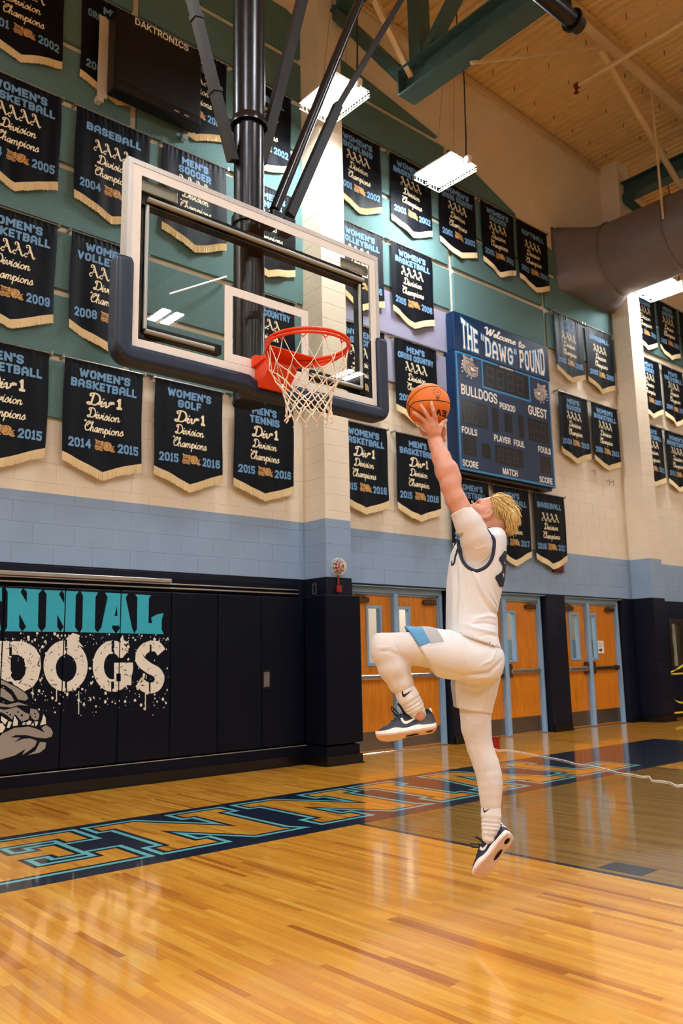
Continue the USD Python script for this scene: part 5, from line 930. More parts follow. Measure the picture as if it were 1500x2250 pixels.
# ---- legs (near = left leg, raised; far = right leg, straight)
LH, LM, LK_, LC, LD, LA = J(1048, 1446, .10), J(945, 1426, .12), J(850, 1430, .13), J(866, 1466, .125), J(880, 1500, .12), J(922, 1574, .11)
RH, RM, RK, RCf, RD, RA = J(1050, 1450, -.09), J(1046, 1560, -.09), J(1054, 1650, -.085), J(1074, 1700, -.085), J(1078, 1760, -.085), J(1080, 1822, -.085)
tight = Field((-.16, -.26, -1.3), (.58, .28, -.22), .0075)
tight.chain([J(1040, 1446, .075), LM, J(893, 1421.5, .125), LK_], [.085, .094, .0895, .082], .012); tight.cone(J(846, 1416, .13), LK_, .074, .075, .02); tight.chain([LK_, LC, LD, J(891, 1517, .118)], [.078, .0805, .062, .047], .018)
tight.chain([RH, J(1045, 1520, -.09), J(1044, 1557, -.09), J(1045.5, 1598, -.09), J(1053.5, 1640, -.088), J(1067, 1678, -.086), J(1073.5, 1701, -.085), J(1076, 1720, -.085), J(1077, 1740, -.085), J(1077.5, 1760, -.085), J(1079, 1795, -.085)], [.10, .088, .0845, .0795, .069, .0685, .067, .065, .06, .0545, .043], .006)
TG = tight.mesh(5)
TG = wob(TG, [(Pn((822, 1424, 0), (838, 1424, 0), (862, 1434, 0)), .004, .006, 1), (Pn((830, 1432, 0), (850, 1430, 0), (880, 1446, 0)), -.006, .007, 1), (Pn((880, 1446, 0), (868, 1432, 0), (862, 1418, 0)), -.003, .005, 1), (Pn((1014, 1570, 0), (1040, 1590, 0), (1078, 1598, 0)), .003, .006, 0), (Pn((1028, 1625, 0), (1055, 1632, 0), (1080, 1610, 0)), .002, .004, 0), (Pn((868, 1420, 0), (880, 1404, 0), (896, 1396, 0)), .0025, .004, 1)])
pobj('compression_tights', TG, 'tights_white', pl)
# ---- shorts
sh = Field((-.24, -.30, -.82), (.52, .30, -.16), .007)
sh.loft(tl([(1395, 985, 1088, .165), (1420, 985, 1098, .176), (1445, 990, 1101, .182), (1470, 1000, 1099, .18), (1490, 1008, 1095, .17)]), 0)
sh.ell(J(1052, 1452, .06), (.112, .118, .088), None, .06); sh.ell(J(1052, 1448, -.085), (.115, .1, .10), None, .04)
sh.chain(Pn((1036, 1447, .085), (985, 1438, .10), (938, 1428, .115), (870, 1419, .122)), [.118, .118, .112, .106], .03)
sh.chain(Pn((1048, 1460, -.09), (1042, 1505, -.092), (1038, 1566, -.092)), [.128, .112, .103], .05)
lo = sh.box((-.3, -.3, -.9), (.6, .3, 0))[0]
# trim the raised leg's opening to the slanting hem and the standing leg's opening to a level one
h0, h1 = J(891, 1382, .12), J(948, 1470, .12); hn = np.array([h1[2] - h0[2], 0, -(h1[0] - h0[0])]); hn = hn / np.linalg.norm(hn); hn = hn if hn[0] > 0 else -hn
X, Y, Z = np.meshgrid(*sh.ax, indexing='ij'); cutd = (X - h0[0]) * hn[0] + (Z - h0[2]) * hn[2]; zone = Y > -.02; sh.D = np.where(zone, np.maximum(sh.D, cutd), sh.D).astype(np.float32)
k0 = J(1040, 1563, -.09)[2]; k1 = J(1010, 1556, -.09); k2 = J(1080, 1568, -.09); hem = k1[2] + (X - k1[0]) * (k2[2] - k1[2]) / (k2[0] - k1[0]); sh.D = np.maximum(sh.D, (hem - Z)).astype(np.float32)
inner = Field((-.24, -.30, -.82), (.52, .30, -.16), .007); inner.chain(Pn((935, 1426, .118), (860, 1417, .124)), [.094, .093], 0); sh.D = np.maximum(sh.D, -inner.D)
jq = Field((-.24, -.30, -.82), (.52, .30, -.16), .007); jq.loft([(z, f - .006, b + .006, w - .006) for z, f, b, w in JER], 0)
u0, u1 = J(975, 1386, 0), J(1098, 1430, 0); above = u0[2] + (X - u0[0]) * (u1[2] - u0[2]) / (u1[0] - u0[0]) + .004
sh.D = np.where((Z > above) & (X < J(985, 1390, 0)[0]), np.maximum(sh.D, jq.D), sh.D).astype(np.float32)
SHm = wob(sh.mesh(3), [(Pn((955, 1470, 0), (1010, 1483, 0), (1060, 1478, 0), (1092, 1450, 0)), -.010, .010, 1), (Pn((968, 1386, 0), (985, 1405, 0), (990, 1420, 0)), .006, .006, 1), (Pn((960, 1392, 0), (972, 1412, 0)), -.005, .005, 1), (Pn((982, 1392, 0), (1010, 1412, 0), (1020, 1430, 0)), .004, .006, 1), (Pn((1080, 1420, 0), (1066, 1450, 0), (1040, 1462, 0)), .004, .008, 1), (Pn((1000, 1500, 0), (1040, 1512, 0), (1085, 1500, 0)), .005, .008, 0), (Pn((1005, 1520, 0), (1050, 1530, 0), (1084, 1522, 0)), .004, .007, 0), (Pn((1000, 1487, 0), (1030, 1510, 0), (1060, 1540, 0)), -.004, .006, 0), (Pn((1086, 1470, 0), (1080, 1510, 0), (1078, 1560, 0)), .004, .008, 0), (Pn((905, 1424, 0), (950, 1420, 0), (1005, 1405, 0)), -.002, .003, 1)])
# colour the side panel: faces of the shorts inside the panel outline go to their own meshes
def patch(m, poly, side, grow=.0015):
    """The part of a cloth surface inside an outline (x, z) on one side, lifted a little: a sewn-on panel."""
    c = m.vertices[m.faces].mean(1); nn = m.face_normals; g = Polygon([(p[0], p[2]) for p in poly]); import shapely as sl_
    ok = sl_.contains_xy(g, c[:, 0], c[:, 2]) & (c[:, 1] * side > 0) & (nn[:, 1] * side > -.35); return ok
def split_off(m, ok): a = m.submesh([np.where(ok)[0]], append=True, repair=False); b = m.submesh([np.where(~ok)[0]], append=True, repair=False); return a, b
def crisp(m, poly, axis_y_min, h=.0022):
    """Refine the faces that the outline crosses so the seam is clean."""
    for _ in range(2):
        tri = m.vertices[m.faces]; import shapely as sl_; g = LineString([(p[0], p[2]) for p in list(poly) + [poly[0]]]); near = np.array(sl_.distance(g, sl_.points(tri.mean(1)[:, 0], tri.mean(1)[:, 2]))) < .008
        v, f = trimesh.remesh.subdivide(m.vertices, m.faces, np.where(near)[0]); m = trimesh.Trimesh(v, f, process=True)
    return m
pan_b = Pn((884, 1376, .1), (925, 1376, .1), (931, 1395, .1), (941, 1413, .1), (903, 1427, .1), (893, 1405, .1)); pan_g = Pn((925, 1376, .1), (968, 1372, .1), (958, 1385, .1), (970, 1411, .1), (941, 1416, .1), (931, 1396, .1))
pan_f = Pn((975, 1478, .0), (1000, 1480, .0), (1002, 1515, .0), (1006, 1556, .0), (975, 1556, .0))
SHm = crisp(crisp(crisp(SHm, pan_b, 0), pan_g, 0), pan_f, 0)
a, SHm = split_off(SHm, patch(SHm, pan_b, 1)); g_, SHm = split_off(SHm, patch(SHm, pan_g, 1)); c = SHm.vertices[SHm.faces].mean(1); import shapely as shp_
gf, SHm = split_off(SHm, shp_.contains_xy(Polygon([(p[0], p[2]) for p in pan_f]), c[:, 0], c[:, 2]) & (c[:, 1] < 0))
so = pobj('shorts', SHm, 'short_white', pl); pobj('side_panel', a, 'panel_blue', so, label='blue side panel at the raised hem'); pobj('side_panel', g_, 'panel_grey', so, label='grey side panel above the blue one')
if len(gf.faces): pobj('side_panel', gf, 'panel_grey', so, label='grey side panel of the standing leg')
# ---- jersey
je = Field((-.24, -.26, -.42), (.24, .26, .40), .0065)
je.loft(JER, 0); je.D = je.D.copy()
hole = Pn((1070, 1150, .19), (1071, 1159, .19), (1080, 1175, .19), (1085.5, 1185, .19), (1086, 1197, .19), (1083.5, 1217, .19), (1077, 1233, .19), (1066, 1246, .19), (1048, 1254, .19), (1032, 1248, .19), (1021, 1236, .19), (1015, 1220, .19), (1012.5, 1200, .19), (1013, 1180, .19), (1018, 1166, .19), (1030, 1140, .19))
X, Y, Z = np.meshgrid(*je.ax, indexing='ij'); hp2 = Polygon([(p[0], p[2]) for p in hole]); gx, gz = np.meshgrid(je.ax[0], je.ax[2], indexing='ij'); pts2 = shp_.points(gx.ravel(), gz.ravel()); dist = np.array(shp_.distance(hp2.exterior, pts2)) * np.where(shp_.contains(hp2, pts2), -1, 1); dist = dist.reshape(gx.shape)
je.D = np.maximum(je.D, np.minimum(1, -np.maximum(dist[:, None, :] + 0 * Y, .06 - np.abs(Y)))).astype(np.float32)
# neck opening and slanting hem
nk = Field((-.24, -.26, -.42), (.24, .26, .40), .0065); nk.cone(J(1068, 1166, 0), J(1098, 1128, 0), .074, .08, 0, sy=.95); je.D = np.maximum(je.D, -nk.D)
m0, m1 = J(975, 1386, 0), J(1098, 1430, 0); hem = m0[2] + (X - m0[0]) * (m1[2] - m0[2]) / (m1[0] - m0[0]) - .01 * (Y > 0) * 0; je.D = np.maximum(je.D, hem - Z).astype(np.float32)
JE = wob(je.mesh(3), [(Pn((1085, 1345, 0), (1060, 1322, 0), (1040, 1290, 0), (1022, 1250, 0)), .006, .010, 1), (Pn((1090, 1352, 0), (1066, 1345, 0), (1040, 1310, 0)), -.005, .008, 1), (Pn((1090, 1340, 0), (1075, 1322, 0), (1062, 1300, 0)), .005, .007, 1), (Pn((988, 1245, 0), (990, 1310, 0), (988, 1372, 0)), .006, .008, 1), (Pn((1002, 1240, 0), (1004, 1310, 0), (1000, 1375, 0)), .006, .008, 1), (Pn((996, 1250, 0), (997, 1310, 0), (994, 1370, 0)), -.006, .006, 1), (Pn((1012, 1262, 0), (1012, 1320, 0), (1010, 1372, 0)), -.005, .007, 1),
    (Pn((1036, 1362, 0), (1060, 1356, 0), (1088, 1360, 0)), .006, .008, 1), (Pn((1022, 1376, 0), (1050, 1372, 0), (1090, 1378, 0)), -.006, .008, 1), (Pn((1008, 1372, 0), (1035, 1384, 0), (1080, 1392, 0)), .006, .009, 1), (Pn((1036, 1402, 0), (1060, 1396, 0), (1085, 1402, 0)), -.004, .007, 1), (Pn((1048, 1258, 0), (1040, 1290, 0)), .003, .004, 1), (Pn((1100, 1300, 0), (1085, 1285, 0), (1066, 1262, 0)), -.003, .006, 1), (Pn((985, 1392, 0), (1030, 1405, 0), (1095, 1426, 0)), .003, .004, 0)])
jo = pobj('jersey', JE, 'jersey_white', pl)
def jy(x, z, grow=.004):   # camera side of the jersey at (x, z)
    l = np.array(sorted(JER)); f, b, w = [np.interp(z, l[:, 0], l[:, i]) for i in (1, 2, 3)]; c, a = (f + b) / 2, (f - b) / 2; u = np.clip(np.abs((x - c) / a), 0, .999); return (w * (1 - u ** 2.3) ** (1 / 2.3)) + grow
tr_ = np.array(hole[1:14]); tr_ = crom(tr_, 5); tr_[:, 1] = jy(tr_[:, 0], tr_[:, 2], -.001)
TRIM = tr_
def trim_on(m_, tr_):
    P = tr_.copy(); P[:, 1] = .5; loc, ri, _ = m_.ray.intersects_location(P, np.tile([0, -1.0, 0], (len(P), 1)), multiple_hits=False); y = np.full(len(P), np.nan); y[ri] = loc[:, 1]; ok = ~np.isnan(y); y = np.interp(np.arange(len(P)), np.where(ok)[0], y[ok]); y = np.maximum(y, tr_[:, 1]); P[:, 1] = np.convolve(np.pad(y, 3, 'edge'), np.ones(7) / 7, 'valid') + .001; return P
if 0: pobj('armhole_trim', tube(tr_, .0085, 10), 'trim_navy', jo, label='navy armhole binding')
tr2 = tr_.copy(); tr2[:, 1] *= -1; pobj('armhole_trim', tube(tr2, .0085, 10), 'trim_navy', jo)
nc = [J(1069 + 21 * math.cos(t) * 1.0 + 19, 1167 + 9 * math.cos(t), .078 * math.sin(t)) for t in np.arange(28) * 2 * np.pi / 28]
pobj('collar', tube(nc, .010, 8, True), 'trim_navy', jo)
# number on the back and lettering on the chest
def on_back(g, y_mid, z_mid, front=False, name='number', m_='trim_navy'):
    v, f = fine(g, .012); yy = y_mid - v[:, 0] if not front else y_mid + v[:, 0]; z = z_mid + v[:, 1]; l = np.array(sorted(JER)); fr, bk, w = [np.interp(z, l[:, 0], l[:, i]) for i in (1, 2, 3)]; c, a = (fr + bk) / 2, (fr - bk) / 2; ex = a * (1 - np.clip(np.abs(yy / w), 0, .99) ** 2.3) ** (1 / 2.3); x = c + (ex + .003 if front else -ex - .003)
    pobj(name, trimesh.Trimesh(np.column_stack([x, yy, z]), f, process=False), m_, jo)
zc_ = J(1105, 1256, 0)[2]; on_back(affinity.translate(block_text('3', .185, .115, t=.27), 0, -.09), .105, zc_); on_back(affinity.translate(block_text('1', .185, .075, t=.27), 0, -.09), -.01, zc_)
zf = J(990, 1222, 0)[2]; on_back(affinity.translate(block_text('P', .05, .042, t=.24), 0, -.02), .122, zf + .01, True, 'chest_lettering'); on_back(affinity.translate(block_text('J', .06, .05, t=.2), 0, -.04), .085, zf - .02, True, 'chest_lettering'); on_back(Point(0, 0).buffer(.006), .145, zf + .055, True, 'chest_lettering')
# ---- undershirt with the near sleeve
us = Field((-.22, -.30, -.25), (.22, .30, .50), .007); us.loft([r for r in COR if r[0] > -.2], 0)
SHO, ELB = J(1049, 1200, .125), J(989, 1069, .175); SL = J(1008, 1117, .178)
us.chain([SHO, J(1041, 1178, .145), J(1029, 1151, .165), SL], [.082, .077, .0665, .0560], .03)
SHR = J(1052, 1192, -.165); us.chain([SHR, J(1030, 1152, -.175), J(1006, 1117, -.178)], [.08, .068, .054], .05)
ax_ = SL - J(1027, 1152, .175); cutp = J(1010.5, 1120.5, .178); us.halfspace(cutp, ax_)
up_ = Polygon([(p[0], p[2]) for p in hole]).union(Polygon([(p[0], p[2]) for p in Pn((1013, 1185, 0), (940, 1185, 0), (940, 1040, 0), (1060, 1040, 0), (1071, 1159, 0), (1040, 1185, 0))])).buffer(-.003)
gx, gz = np.meshgrid(us.ax[0], us.ax[2], indexing='ij'); out_ = ~np.array(shp_.contains(up_, shp_.points(gx.ravel(), gz.ravel()))).reshape(gx.shape)
jl = Field((-.22, -.30, -.25), (.22, .30, .50), .007); jl.loft([(z, f - .008, b + .008, w - .008) for z, f, b, w in JER], 0); us.D = np.where(out_[:, None, :], np.maximum(us.D, jl.D), us.D).astype(np.float32)
US = wob(us.mesh(4), [(Pn((1028, 1142, 0), (1038, 1160, 0), (1070, 1182, 0)), .0025, .0035, 1), (Pn((1020, 1112, 0), (1030, 1150, 0), (1034, 1180, 0)), .0018, .003, 1), (Pn((1018, 1206, 0), (1034, 1218, 0), (1062, 1208, 0)), .0025, .0035, 1), (Pn((1044, 1244, 0), (1058, 1234, 0)), .003, .003, 1), (Pn((1050, 1245, 0), (1066, 1230, 0)), -.003, .003, 1), (Pn((1058, 1246, 0), (1070, 1228, 0)), .003, .003, 1)])
pobj('undershirt', US, 'tights_white', pl)
tp_ = trim_on(cat(JE, US), TRIM); tm_ = tube(tp_, .0088, 12, caps=False); vv = tm_.vertices.copy(); cy_ = np.repeat(tp_[:, 1], 12); vv[:, 1] = cy_ + (vv[:, 1] - cy_) * .35; pobj('armhole_trim', trimesh.Trimesh(vv, tm_.faces, process=False), 'trim_navy', jo, label='navy armhole binding')
# ---- skin: trunk and legs inside the clothes, arms, hands, head
core = Field((-.22, -.24, -1.28), (.58, .26, .34), .011); core.loft([(z, f - .02, b + .02, w - .03) for z, f, b, w in COR if z < .30], 0)
core.chain([LH, LM, LK_], [.09, .075, .06], .03); core.chain([LK_, LC, LD, LA], [.058, .06, .045, .03], .02); core.chain([RH, RM, RK, RCf, RD, RA], [.09, .07, .055, .055, .042, .03], .02); core.cone(J(1070, 1190, 0), J(1080, 1160, 0), .06, .052, .03)
parts_ = [core.mesh(2)]
def hand_arm(field, sho, elb, wri, r_up, knuck, tips, thumb, palm_r, bulk=True):
    field.chain([sho, sho + (elb - sho) * .55, elb], [r_up, r_up * .98, .046], .02)
    field.chain([elb, elb + (wri - elb) * .28, elb + (wri - elb) * .6, wri - (wri - elb) * .06, wri], [.047, .0535, .045, .034, .031], .02)
# left arm and hand
WR = J(955, 968, .075)
la = Field((-.02, -.04, .30), (.34, .30, 1.06), .0058)
la.chain([SHO, J(1030, 1152, .168), J(1014, 1122, .176), J(1001, 1098, .176), ELB], [.05, .05, .0495, .0505, .0475], .02); la.chain([ELB, J(979, 1034, .16), J(969, 1005, .125), J(960, 982, .09), WR], [.046, .0535, .046, .0365, .034], .025); la.cone(J(998, 1050, .165), J(990, 1030, .155), .034, .03, .04)
la.halfspace(J(966, 994, .11), J(957, 973, .08) - J(969, 1005, .125))
parts_.append(la.mesh(4))
lh = Field(BC - [.14, .03, .31], BC + [.15, .27, .10], .0028)
MC = [on_ball(955.5, 917, .013), on_ball(943.5, 921.5, .013), on_ball(934, 926.5, .012), on_ball(928.5, 935.5, .011)]
mid_ = [[on_ball(951.5, 903, .012), on_ball(948.5, 891, .0085), on_ball(947, 884, .006)], [on_ball(935, 907, .012), on_ball(927.5, 896, .0085), on_ball(924, 890, .006)], [on_ball(922.5, 917, .0115), on_ball(912.5, 909.5, .008), on_ball(908, 906.5, .006)], [on_ball(921, 931.5, .0105), on_ball(914.5, 929.5, .008), on_ball(912, 929, .006)]]
CP = J(952, 950, .09)
for k in range(4):
    lh.chain([J(953.5 - k * 2.2 + 1, 950, .105 - .008 * abs(k - 1)), MC[k]], [.019, .0125 if k < 3 else .0115], .014)
    r = [.0108, .0105, .0098, .0085][k]; lh.chain([MC[k]] + mid_[k], [r + .0018, r + .0003, r - .001, r - .0022], .004)
lh.ell(J(948, 936, .11), (.036, .02, .044), None, .02); lh.cone(J(955, 966, .08), J(950, 945, .10), .031, .027, .02); lh.chain([J(979, 1034, .16), J(969, 1005, .125), J(960, 982, .09), WR], [.0535, .046, .0365, .034], .025)
lh.chain([J(961, 951, .095), J(966.5, 938, .085), J(971.5, 930, .07), J(979.5, 924.5, .055)], [.02, .0155, .0125, .0088], .012)
lh.cone(J(948, 926, .125), J(950, 936, .12), .012, .016, .015)
lh.halfspace(J(968, 1001, .12), J(969, 1005, .125) - J(957, 973, .08))
parts_.append(lh.mesh(2))
# right arm and hand, behind and under the ball
WRr, ELr = J(957, 974, -.02), J(993, 1070, -.13)
ra = Field((-.06, -.30, .28), (.32, .10, 1.04), .0062)
ra.chain([SHR, J(1020, 1128, -.165), ELr], [.06, .052, .046], .02); ra.chain([ELr, J(982, 1034, -.10), WRr], [.045, .05, .032], .02)
ra.chain([WRr, J(955, 952, -.02), J(950, 938, -.01)], [.034, .036, .03], .015); ra.cone(J(966, 962, -.01), J(973, 966, .0), .022, .018, .02)
for pts, rs in ((((944, 952, .0), (932, 955, .02), (926, 950, .03), (920.5, 942, .03)), (.013, .0115, .0105, .0075)), (((968, 962, 0), (974, 954, .02), (976, 946, .03), (976.5, 939, .035)), (.018, .0125, .011, .008)), (((950, 940, -.05), (945, 930, -.08), (940, 915, -.10)), (.013, .011, .009)), (((956, 940, -.05), (955, 928, -.09), (955, 912, -.11)), (.013, .011, .009)), (((962, 944, -.04), (968, 930, -.07), (970, 918, -.09)), (.013, .011, .009))): ra.chain(Pn(*pts), rs, .006)
parts_.append(ra.mesh(3))
# head, tilted back about forty degrees
HC = J(1073.5, 1133.5, 0); ta = math.radians(41); hf, hu = np.array([math.cos(ta), 0, math.sin(ta)]), np.array([-math.sin(ta), 0, math.cos(ta)]); hl = np.array([0, 1.0, 0]); HA = np.stack([hf, hl, hu])
H = lambda f, l, u: HC + hf * f + hl * l + hu * u
hd_ = Field(HC - [.22, .14, .24], HC + [.2, .14, .19], .0036)
hd_.ell(H(-.01, 0, .018), (.098, .076, .096), HA, 0); hd_.ell(H(.032, 0, -.03), (.066, .062, .085), HA, .03); hd_.ell(H(.05, 0, -.088), (.034, .04, .03), HA, .03)
hd_.cone(H(.02, .05, -.07), H(.06, .018, -.098), .022, .018, .03); hd_.cone(H(.02, -.05, -.07), H(.06, -.018, -.098), .022, .018, .03)
hd_.cone(H(.086, .03, .026), H(.086, -.03, .026), .014, .014, .02)                         # brow
hd_.chain([H(.088, 0, .015), H(.099, 0, -.012), H(.108, 0, -.028)], [.009, .0100, .0115], .012)   # nose
for s in (-1, 1): hd_.ell(H(.095, s * .012, -.034), (.011, .009, .009), HA, .008); hd_.ell(H(.066, s * .042, -.02), (.026, .024, .024), HA, .02); hd_.ell(H(.09, s * .03, .006), (.012, .017, .010), HA, .008, 'c')
hd_.cone(H(.092, .017, -.058), H(.092, -.017, -.058), .008, .008, .008); hd_.cone(H(.089, .014, -.07), H(.089, -.014, -.07), .0085, .0085, .008); hd_.cone(H(.1, .02, -.0635), H(.1, -.02, -.0635), .0022, .0022, .003, 'c')
for s in (-1, 1):
    hd_.ell(H(.008, s * .079, -.016), (.020, .009, .029), HA, .008); hd_.ell(H(.012, s * .09, -.012), (.011, .009, .017), HA, .005, 'c'); hd_.cone(H(.0, s * .083, .008), H(-.006, s * .085, -.022), .005, .004, .005); hd_.ell(H(.016, s * .083, -.042), (.009, .007, .010), HA, .006)
hd_.chain([H(-.035, 0, -.03), J(1085, 1158, 0), J(1076, 1182, 0)], [.062, .060, .066], .03)
hd_.cone(H(.0, 0, -.06), J(1062, 1168, 0), .05, .05, .03)
parts_.append(hd_.mesh(3))
pobj('body', union(parts_), 'skin', pl)
for s in (-1, 1):
    pobj('eye', cat(trimesh.Trimesh(trimesh.creation.icosphere(2, .0105).vertices + H(.0775, s * .031, .003), trimesh.creation.icosphere(2, .0125).faces)), 'eye_white', pl); pobj('eyebrow', tube([H(.098, s * .016, .024), H(.097, s * .032, .029), H(.086, s * .048, .024)], [.003, .004, .002], 6), 'hair_dark' if 'hair_dark' in LK else 'gold_dark', pl)
nl = []
for k in range(4):
    tip, prev = mid_[k][2], mid_[k][1]; d = (tip - prev) / np.linalg.norm(tip - prev); n_ = (tip - BC) / np.linalg.norm(tip - BC); q = trimesh.creation.icosphere(2, 1.0); s_ = np.cross(d, n_); nl.append(trimesh.Trimesh((q.vertices * [.0055, .0045, .0014]) @ np.stack([d, s_, n_]) + tip + n_ * .0062 - d * .001, q.faces, process=False))
d = J(979.5, 924.5, .055) - J(971.5, 930, .07); d /= np.linalg.norm(d); q = trimesh.creation.icosphere(2, 1.0); n_ = np.array([-.1, .8, .6]); n_ -= d * (n_ @ d); n_ /= np.linalg.norm(n_); nl.append(trimesh.Trimesh((q.vertices * [.007, .0058, .0016]) @ np.stack([d, np.cross(d, n_), n_]) + J(979.3, 924.6, .055) + n_ * .0082, q.faces, process=False))
for q in nl: pobj('fingernail', q, 'nail', pl)
# ---- hair
look('hair_blond', C(226, 192, 122), .42, var=.22, vscale=70); look('hair_short', C(176, 142, 88), .6, var=.15, vscale=90); 
cap = Field(HC - [.19, .13, .15], HC + [.15, .13, .19], .004); cap.ell(H(-.018, 0, .026), (.096, .0795, .098), HA, 0)
for p, n_ in ((H(.058, 0, .058), hf * .75 - hu * .66), (H(.005, 0, -.004), hf * .9 - hu * .5)): cap.halfspace(p, n_)
cap.halfspace(H(0, 0, -.062), -hu); CP_ = cap.mesh(3); pobj('short_hair', CP_, 'hair_short', pl)
hr = random.Random(8); tf = []
for k in range(2300):
    a_, b_ = hr.uniform(-1.0, 1.0), hr.uniform(-.75, 1.0)          # around, front to back over the crown
    th = b_ * 1.45; lat = a_ * 1.25
    root = np.array([-math.sin(th) * math.cos(lat) * .092 - .016, math.sin(lat) * .077, math.cos(th) * math.cos(lat) * .092 + .03])
    if root[0] > .056 or (root[2] < .012 and root[0] > -.05) or root[2] < -.03: continue
    nrm = (root - [-.016, 0, .03]) / [.092, .077, .092]; nrm /= np.linalg.norm(nrm)
    flow = np.array([-.85, .28 * a_ + hr.uniform(-.5, .5) + .3 * math.sin(a_ * 9 + b_ * 5), -.25 + hr.uniform(-.3, .35)]); flow -= nrm * (flow @ nrm) * .85; flow /= np.linalg.norm(flow)
    L = hr.uniform(.05, .095) * (1.15 if b_ > .1 else .95); lift = hr.uniform(.25, .75) * (1.1 if b_ > .3 else 1.0); p = [root]; d_ = flow + nrm * lift; d_ /= np.linalg.norm(d_); curl = hr.uniform(-.25, .25)
    for s in range(5):
        p.append(p[-1] + d_ * L / 5); side_ = np.cross(d_, nrm); rel = (p[-1] - [-.016, 0, .03]) / [.092, .077, .092]; n2 = rel / np.linalg.norm(rel); d_ = d_ + (-n2 * .17) + side_ * curl * .25 + np.array([-.0, 0, -.06]) + np.array([hr.uniform(-.06, .06) for _ in range(3)]); d_ /= np.linalg.norm(d_)
    r0 = hr.choice([.0014, .0018, .0024, .0034]); tf.append(tube([H(*q) for q in p], [r0 * .7, r0, r0, r0 * .85, r0 * .55, r0 * .12], 5))
pobj('hair', cat(*tf), 'hair_blond', pl)
# ---- socks and shoes
def sock(pts, rs, n, cut0, seed, amp=.0014):
    f = Field(np.min(pts, 0) - .12, np.max(pts, 0) + .12, .0045); f.chain(pts, rs, .02); f.halfspace(*cut0); m = f.mesh(3); ax = pts[-1] - pts[0]; L = np.linalg.norm(ax); ax = ax / L; s = (m.vertices - pts[0]) @ ax; w = amp * np.sin(s * 260 + 2.2 * np.sin(m.vertices[:, 1] * 30 + seed) + 1.5 * np.sin(s * 60)) * np.clip((s - .04) / .04, 0, 1); m.vertices = m.vertices + np.array(m.vertex_normals) * w[:, None]; return m
sl_pts = Pn((884, 1508, .12), (896, 1530, .116), (908, 1551, .105), (920, 1572, .088)); so1 = sock(np.array(sl_pts), [.0545, .052, .047, .040], 0, (J(887.5, 1512, .12), J(870, 1480, .12) - J(893, 1524, .12)), 1)
sr_pts = Pn((1078, 1766, -.085), (1078.5, 1790, -.085), (1078, 1815, -.085), (1074, 1838, -.085)); so2 = sock(np.array(sr_pts), [.0505, .048, .044, .038], 0, (J(1078, 1766, -.085), np.array([.03, 0, 1.0])), 2)
SWO = Polygon([(0, .30), (.05, .08), (.16, .0), (.34, .04), (1.0, .52), (.34, .2), (.18, .17), (.1, .22), (.07, .34)])
SWO = Polygon(crom([(0.0, .42), (.02, .16), (.12, .0), (.32, .06), (1.0, .50)], 5).tolist() + crom([(1.0, .50), (.5, .29), (.24, .19), (.13, .24), (.10, .46)], 5).tolist()).buffer(0)
def decal(m, g, org, ex, ez, look_, parent, name, toward, off=.0015):
    """Wraps a flat mark on a surface: each point is cast along -toward on the mesh."""
    v, f = fine(g, .008); ex, ez, toward = [np.asarray(q, float) / np.linalg.norm(q) for q in (ex, ez, toward)]; P = org + v[:, :1] * ex + v[:, 1:2] * ez; loc, ri, _ = m.ray.intersects_location(P + toward * .12, np.tile(-toward, (len(P), 1)), multiple_hits=False); out = P.copy(); out[ri] = loc + toward * off; miss = np.setdiff1d(np.arange(len(P)), ri)
    if len(miss) and len(ri): out[miss] = out[ri[0]] * 0 + P[miss] + toward * np.mean((out[ri] - P[ri]) @ toward)
    pobj(name, trimesh.Trimesh(out, f, process=False), look_, parent)
k1 = pobj('sock', so1, 'sock_white', pl); k2 = pobj('sock', so2, 'sock_white', pl)
sc_ = lambda g, w, h: affinity.scale(g, w, h, origin=(0, 0))
decal(so1, sc_(SWO, .056, .072), J(882.5, 1531.5, .17), (-1, 0, 0), (0, 0, 1), 'print_ink', k1, 'swoosh_mark', (0, 1, 0))
decal(so2, sc_(SWO, .038, .046), J(1060, 1787, -.03), (-1, .12, 0), (0, 0, 1), 'print_ink', k2, 'swoosh_mark', (.25, 1, 0))
